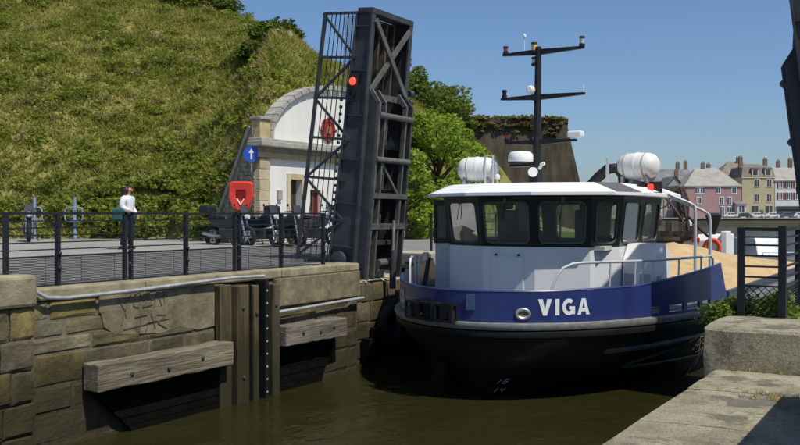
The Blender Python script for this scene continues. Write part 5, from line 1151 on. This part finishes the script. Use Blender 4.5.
def house(label, X, D, w, dep, wallh, wallm, roof, roofm, rh, wins, rz=0, trim=WHITE, door=None, chims=(), over=.4, shop=None, shutters=None):
    t = thing('house', label, 'house', cw(X, D, 2.1), R(YAW + rz), 'houses across the basin')
    MB().box(0, w, 0, dep, 0, wallh).build('wall', wallm, t); o_ = over
    if roof == 'hip': 
        r_ = min(w, dep) * .42; vs_ = [(-o_, -o_, wallh), (w + o_, -o_, wallh), (w + o_, dep + o_, wallh), (-o_, dep + o_, wallh), (r_ if w > dep else w / 2 - .3, dep / 2, wallh + rh), (w - r_ if w > dep else w / 2 + .3, dep / 2, wallh + rh)]
        R_ = MB().add(vs_, [(0, 1, 5, 4), (1, 2, 5), (2, 3, 4, 5), (3, 0, 4), (3, 2, 1, 0)]).build('roof', roofm, t)
    elif roof == 'gable':
        vs_ = [(-o_, -o_, wallh), (w + o_, -o_, wallh), (w + o_, dep + o_, wallh), (-o_, dep + o_, wallh), (-o_, dep / 2, wallh + rh), (w + o_, dep / 2, wallh + rh)]
        R_ = MB().add(vs_, [(0, 1, 5, 4), (1, 2, 5), (2, 3, 4, 5), (3, 0, 4), (3, 2, 1, 0)]).build('roof', roofm, t)
    elif roof == 'front':   # gable to the viewer
        vs_ = [(-o_, -o_, wallh), (w + o_, -o_, wallh), (w + o_, dep + o_, wallh), (-o_, dep + o_, wallh), (w / 2, -o_, wallh + rh), (w / 2, dep + o_, wallh + rh)]
        R_ = MB().add(vs_, [(0, 4, 5, 3), (1, 2, 5, 4), (3, 2, 1, 0), (2, 3, 5)]).build('roof', roofm, t); MB().add([(0, -.02, wallh), (w, -.02, wallh), (w / 2, -.02, wallh + rh * .96)], [(0, 1, 2)]).build('gable', wallm, t)
    else:   # mansard
        k = 1.1; vs_ = [(-.2, -.2, wallh), (w + .2, -.2, wallh), (w + .2, dep + .2, wallh), (-.2, dep + .2, wallh), (.5, k, wallh + rh * .72), (w - .5, k, wallh + rh * .72), (w - .5, dep - k, wallh + rh * .72), (.5, dep - k, wallh + rh * .72), (w * .3, dep / 2, wallh + rh), (w * .7, dep / 2, wallh + rh)]
        R_ = MB().add(vs_, [(0, 1, 5, 4), (1, 2, 6, 5), (2, 3, 7, 6), (3, 0, 4, 7), (4, 5, 9, 8), (5, 6, 9), (6, 7, 8, 9), (7, 4, 8), (3, 2, 1, 0)]).build('roof', roofm, t)
    MB().box(-.15, w + .15, -.18, 0, wallh - .3, wallh - .02).build('cornice', trim, t)
    for (cx, cz, ww_, hh_) in wins:
        wn_ = MB().box(cx - ww_ / 2 - .18, cx + ww_ / 2 + .18, -.1, -.004, cz - hh_ / 2 - .18, cz - hh_ / 2).box(cx - ww_ / 2 - .18, cx + ww_ / 2 + .18, -.1, -.004, cz + hh_ / 2, cz + hh_ / 2 + .18).box(cx - ww_ / 2 - .18, cx - ww_ / 2, -.1, -.004, cz - hh_ / 2, cz + hh_ / 2).box(cx + ww_ / 2, cx + ww_ / 2 + .18, -.1, -.004, cz - hh_ / 2, cz + hh_ / 2).box(cx - .05, cx + .05, -.07, -.004, cz - hh_ / 2, cz + hh_ / 2).build('window', trim, t)
        MB().box(cx - ww_ / 2, cx + ww_ / 2, -.05, -.003, cz - hh_ / 2, cz + hh_ / 2).build('pane', GLW, wn_)
        if shutters:
            for s_ in (-1, 1): a = cx + s_ * (ww_ / 2 + .42); MB().box(a - .24, a + .24, -.13, -.03, cz - hh_ / 2, cz + hh_ / 2).build('shutter', shutters, wn_)
    if door is not None:
        d_ = MB().box(door - .55, door + .55, -.08, -.004, 0, 2.3).build('door', shutters if shutters else mat('house_door', (.12, .10, .08), .6), t); MB().box(door + .35, door + .42, -.13, -.08, 1., 1.1).build('handle', STEELR, d_)
    if shop: 
        s_ = MB().box(shop[0], shop[1], -.35, -.004, 2.7, 3.4).build('shop_fascia', mat('shop_dark', (.03, .035, .04), .5), t); MB().box(shop[0] + .2, shop[1] - .2, -.06, -.004, .5, 2.6).build('shop_window', GLW, s_)
    for (cx, cy, cz, ch) in chims: 
        c_ = MB().box(cx - .55, cx + .55, cy - .35, cy + .35, cz, cz + ch).build('chimney', CHIM, R_); MB().lathe([(.14, 0), (.12, .5)], (cx - .25, cy, cz + ch), n=8).lathe([(.14, 0), (.12, .5)], (cx + .25, cy, cz + ch), n=8).build('chimney_pot', CHIM, c_)
    return t
PX = lambda p, D: (p - 400) / 900 * D
D1 = FD + 14
PINK = mat('pink_render', (.36, .23, .215), .9, var=.06, scale=.4, spec=.2); CREAM = mat('cream_render', (.43, .38, .24), .9, var=.07, scale=.4, spec=.2); GREYR = mat('grey_render', (.30, .29, .27), .9, var=.1, scale=.4); WHR = mat('far_white_render', (.58, .57, .56), .9, var=.05, scale=.4)
m_ = D1 / 900
def zp(y_): return 1.1 + (214 - y_) * m_   # height above the far quay of a row at that distance
x0 = PX(685, D1)
house('pink house with a hipped slate roof on the far quay', x0, D1, PX(741, D1) - x0, 12, zp(186), PINK, 'hip', SLATEL, zp(167) - zp(186), [((a - 685) * m_, zp(b_), 1.15, h_) for (a, b_, h_) in ((697, 190.5, 1.5), (702.5, 190.5, 1.5), (718, 190.5, 1.5), (734, 190.5, 1.5), (699, 200.5, 1.7), (721.5, 201, 2.1), (729, 201, 2.1), (722, 211, 2.4), (729, 211, 2.4))], chims=[(7.2, 6, zp(172), 3.0), (9.0, 6.4, zp(172), 2.6)], door=None)
D2 = FD + 16; m_ = D2 / 900; x0 = PX(742, D2)
house('cream house with a mansard roof and stone ground floor', x0, D2, PX(774.5, D2) - x0, 11, zp(177), CREAM, 'mansard', mat('mansard_brown', (.13, .115, .085), .8, scale=.5, col2=(.21, .185, .14)), zp(163) - zp(177), [((a - 742) * m_, zp(b_), 1.25, 2.1) for a in (757, 769) for b_ in (183, 198)] + [((a - 742) * m_, zp(209.5), 1.9, 2.2) for a in (755, 769)], chims=[(1.0, 4, zp(180), 7.0), (8.8, 5, zp(166), 2.4)], trim=mat('cream_trim', (.55, .52, .42), .8), door=5.8)
cream = [o for o in COL.objects if o.get('label', '').startswith('cream house')][0]
for a in (755, 768):
    cx = (a - 742) * m_; dz = zp(177) + .2
    dm = MB().box(cx - 1.0, cx + 1.0, -.15, 1.6, dz, dz + 2.3).build('dormer', MATS['cream_trim'], cream); MB().box(cx - .65, cx + .65, -.2, -.155, dz + .4, dz + 2.0).build('pane', GLW, dm); MB().box(cx - 1.2, cx + 1.2, -.35, 1.7, dz + 2.302, dz + 2.5).build('dormer_roof', SLATE, dm)
x0 = PX(775, D2)
house('white house with red shutters and dark shopfront at the right edge', x0, D2, 16, 11, zp(180.5), WHR, 'gable', SLATEL, zp(166) - zp(180.5), [((a - 775) * m_, zp(b_), .9, 2.0) for a in (780.5, 788.5, 797, 806, 815) for b_ in (184.5, 196)], shutters=mat('maroon_shutter', (.13, .032, .03), .6), shop=(.3, 15.5), chims=[(3.2, 5.5, zp(168), 2.4), (6.8, 5.5, zp(168), 3.)])
D3 = FD + 34; m_ = D3 / 900; x0 = PX(718, D3)
house('large house behind the pink one with a broad brown roof', x0, D3, PX(766, D3) - x0, 13, zp(178), CREAM, 'hip', mat('brown_roof', (.15, .125, .095), .85, scale=.5, col2=(.23, .20, .155)), zp(160.5) - zp(178), [((a - 718) * m_, zp(182), 1.2, 2.) for a in (728, 736)], chims=[(8.5, 6, zp(164), 2.4)])
D4 = FD + 20; m_ = D4 / 900; x0 = PX(664, D4)
house('grey rendered house with a pale gable left of the pink house', x0, D4, PX(686, D4) - x0, 12, zp(190), GREYR, 'front', SLATE, zp(176) - zp(190), [((a - 664) * m_, zp(b_), 1.1, 1.8) for a in (669, 680) for b_ in (195, 206)], chims=[(5.5, 6, zp(178), 2.6)], door=3.3)
D5 = FD + 30; m_ = D5 / 900; x0 = PX(640, D5)
house('long house with a dark slate roof behind the boat crane', x0, D5, PX(694, D5) - x0, 12, zp(184), GREYR, 'gable', SLATE, zp(168) - zp(184), [((a - 640) * m_, zp(188), 1.1, 1.6) for a in (646, 655, 690)], chims=[(13.5, 6, zp(170), 2.6), (16, 6, zp(170), 3.0)])
D6 = FD + 12; m_ = D6 / 900; x0 = PX(640, D6)
house('low pale cottage half hidden behind the boat crane', x0, D6, PX(663, D6) - x0, 9, zp(196), mat('cottage_cream', (.36, .33, .27), .9), 'gable', SLATE, zp(184) - zp(196), [((a - 640) * m_, zp(b_), 1., 1.5) for a in (645, 652, 659) for b_ in (201, 209)], chims=[(1., 4.5, zp(187), 2.)], door=4.6)
x0 = PX(742, D6)
house('low white annex between the pink and the cream houses', x0 - 1.4, D6, 2.6, 5, zp(204), WHR, 'gable', SLATE, .8, [(1.3, zp(209), 1.5, 1.9)])

def car(label, X, D, paint, van=False):
    t = thing('parked_car', label, 'car', cw(X, D, 2.1), R(YAW), 'cars parked along the far quay'); L_ = 4.1; h = 1.5 if not van else 1.75
    MB().prism([(0, .32), (.05, .75), (.75, .92), (L_ - .5, .95), (L_ - .02, .85), (L_, .32)], lambda x, z: (x, 0, z), lambda x, z: (x, 1.7, z)).build('body', paint, t, bevel=.06)
    MB().prism([(.8, .92), (1.35, h - .06), (1.6, h), (3.1, h), (L_ - .35, .95)], lambda x, z: (x, .12, z), lambda x, z: (x, 1.58, z)).build('cabin', paint, t, bevel=.05)
    for (a, b_) in ((1.1, 1.95), (2.05, 2.9), (2.98, 3.4)): MB().prism([(a, .98), (a + .22 * (a < 1.5), h - .12), (b_, h - .12), (b_ + .1 * (b_ > 3), .98)], lambda x, z: (x, .10, z), lambda x, z: (x, .119, z)).build('window', GLW, t)
    for x in (.8, L_ - .8):
        for y_ in (-.02, 1.52): w_ = MB().lathe([(.31, 0), (.31, .2)], (x, y_, .31), (0, 1, 0), 16).build('wheel', RUBBER, t); MB().lathe([(.18, -.012), (.18, 0)], (x, y_, .31), (0, 1, 0), 12).build('rim', CHR, w_)
    for (x0_, m2) in ((-.02, CL), (L_ - .03, RL)): MB().box(x0_, x0_ + .05, .1, .4, .66, .8).build('light', m2, t)
CW = mat('car_white', (.68, .68, .68), .3, var=.03, coat=.5); CD = mat('car_dark', (.04, .045, .05), .3, var=.05, coat=.5); CB = mat('car_blue', (.07, .10, .13), .3, var=.05, coat=.5)
DC = FD + 4; m_ = DC / 900
for (p, mt, lab) in ((724, CW, 'white car parked in front of the pink house'), (737.5, CD, 'dark car parked between the pink and cream houses'), (750, CW, 'white car parked in front of the cream house'), (765.5, CW, 'white car parked where the cream and white houses meet'), (780.5, CB, 'dark blue car parked in front of the shopfront'), (793.5, CW, 'white car at the right edge in front of the shopfront'), (707, CD, 'dark car parked at the left end of the pink house')):
    car(lab, PX(p, DC), DC, mt)

# moored boats in the basin
mbt = thing('motor_boat', 'small white motor boat moored in the basin behind the right railing', 'boat', cw(18.75, 44, 0), R(YAW + 12))
st = [(-.2, .5), (.6, .95), (2.2, 1.05), (4.2, .95)]; v = []; f = []
for (u, w_) in st:
    for (x, z) in ((-w_, .85), (-w_ * .75, -.2), (w_ * .75, -.2), (w_, .85)): v.append((x, u, z))
for i in range(3):
    for j in range(4): f.append((i * 4 + j, i * 4 + (j + 1) % 4, (i + 1) * 4 + (j + 1) % 4, (i + 1) * 4 + j))
f += [(0, 1, 2, 3), (15, 14, 13, 12)]
MB().add(v, f).build('hull', WHITE, mbt, bevel=.03)
cbn = MB().prism([(1.0, .85), (3.2, .85), (3.2, 2.0), (1.35, 2.0)], lambda y_, z: (-.68, y_, z), lambda y_, z: (.68, y_, z)).build('cabin', WHITE, mbt, bevel=.05)
MB().prism([(-.55, 1.25), (.55, 1.25), (.5, 1.8), (-.5, 1.8)], lambda x, z: (x, 1.06 + (z - 1.0) * .31, z), lambda x, z: (x, 1.05 + (z - 1.0) * .31, z)).build('windscreen', GLW, cbn)
MB().tube([(-.9, .4, .85), (-.9, .3, 1.3), (.9, .3, 1.3), (.9, .4, .85)], .025, 6).build('bow_rail', PIPE, mbt)
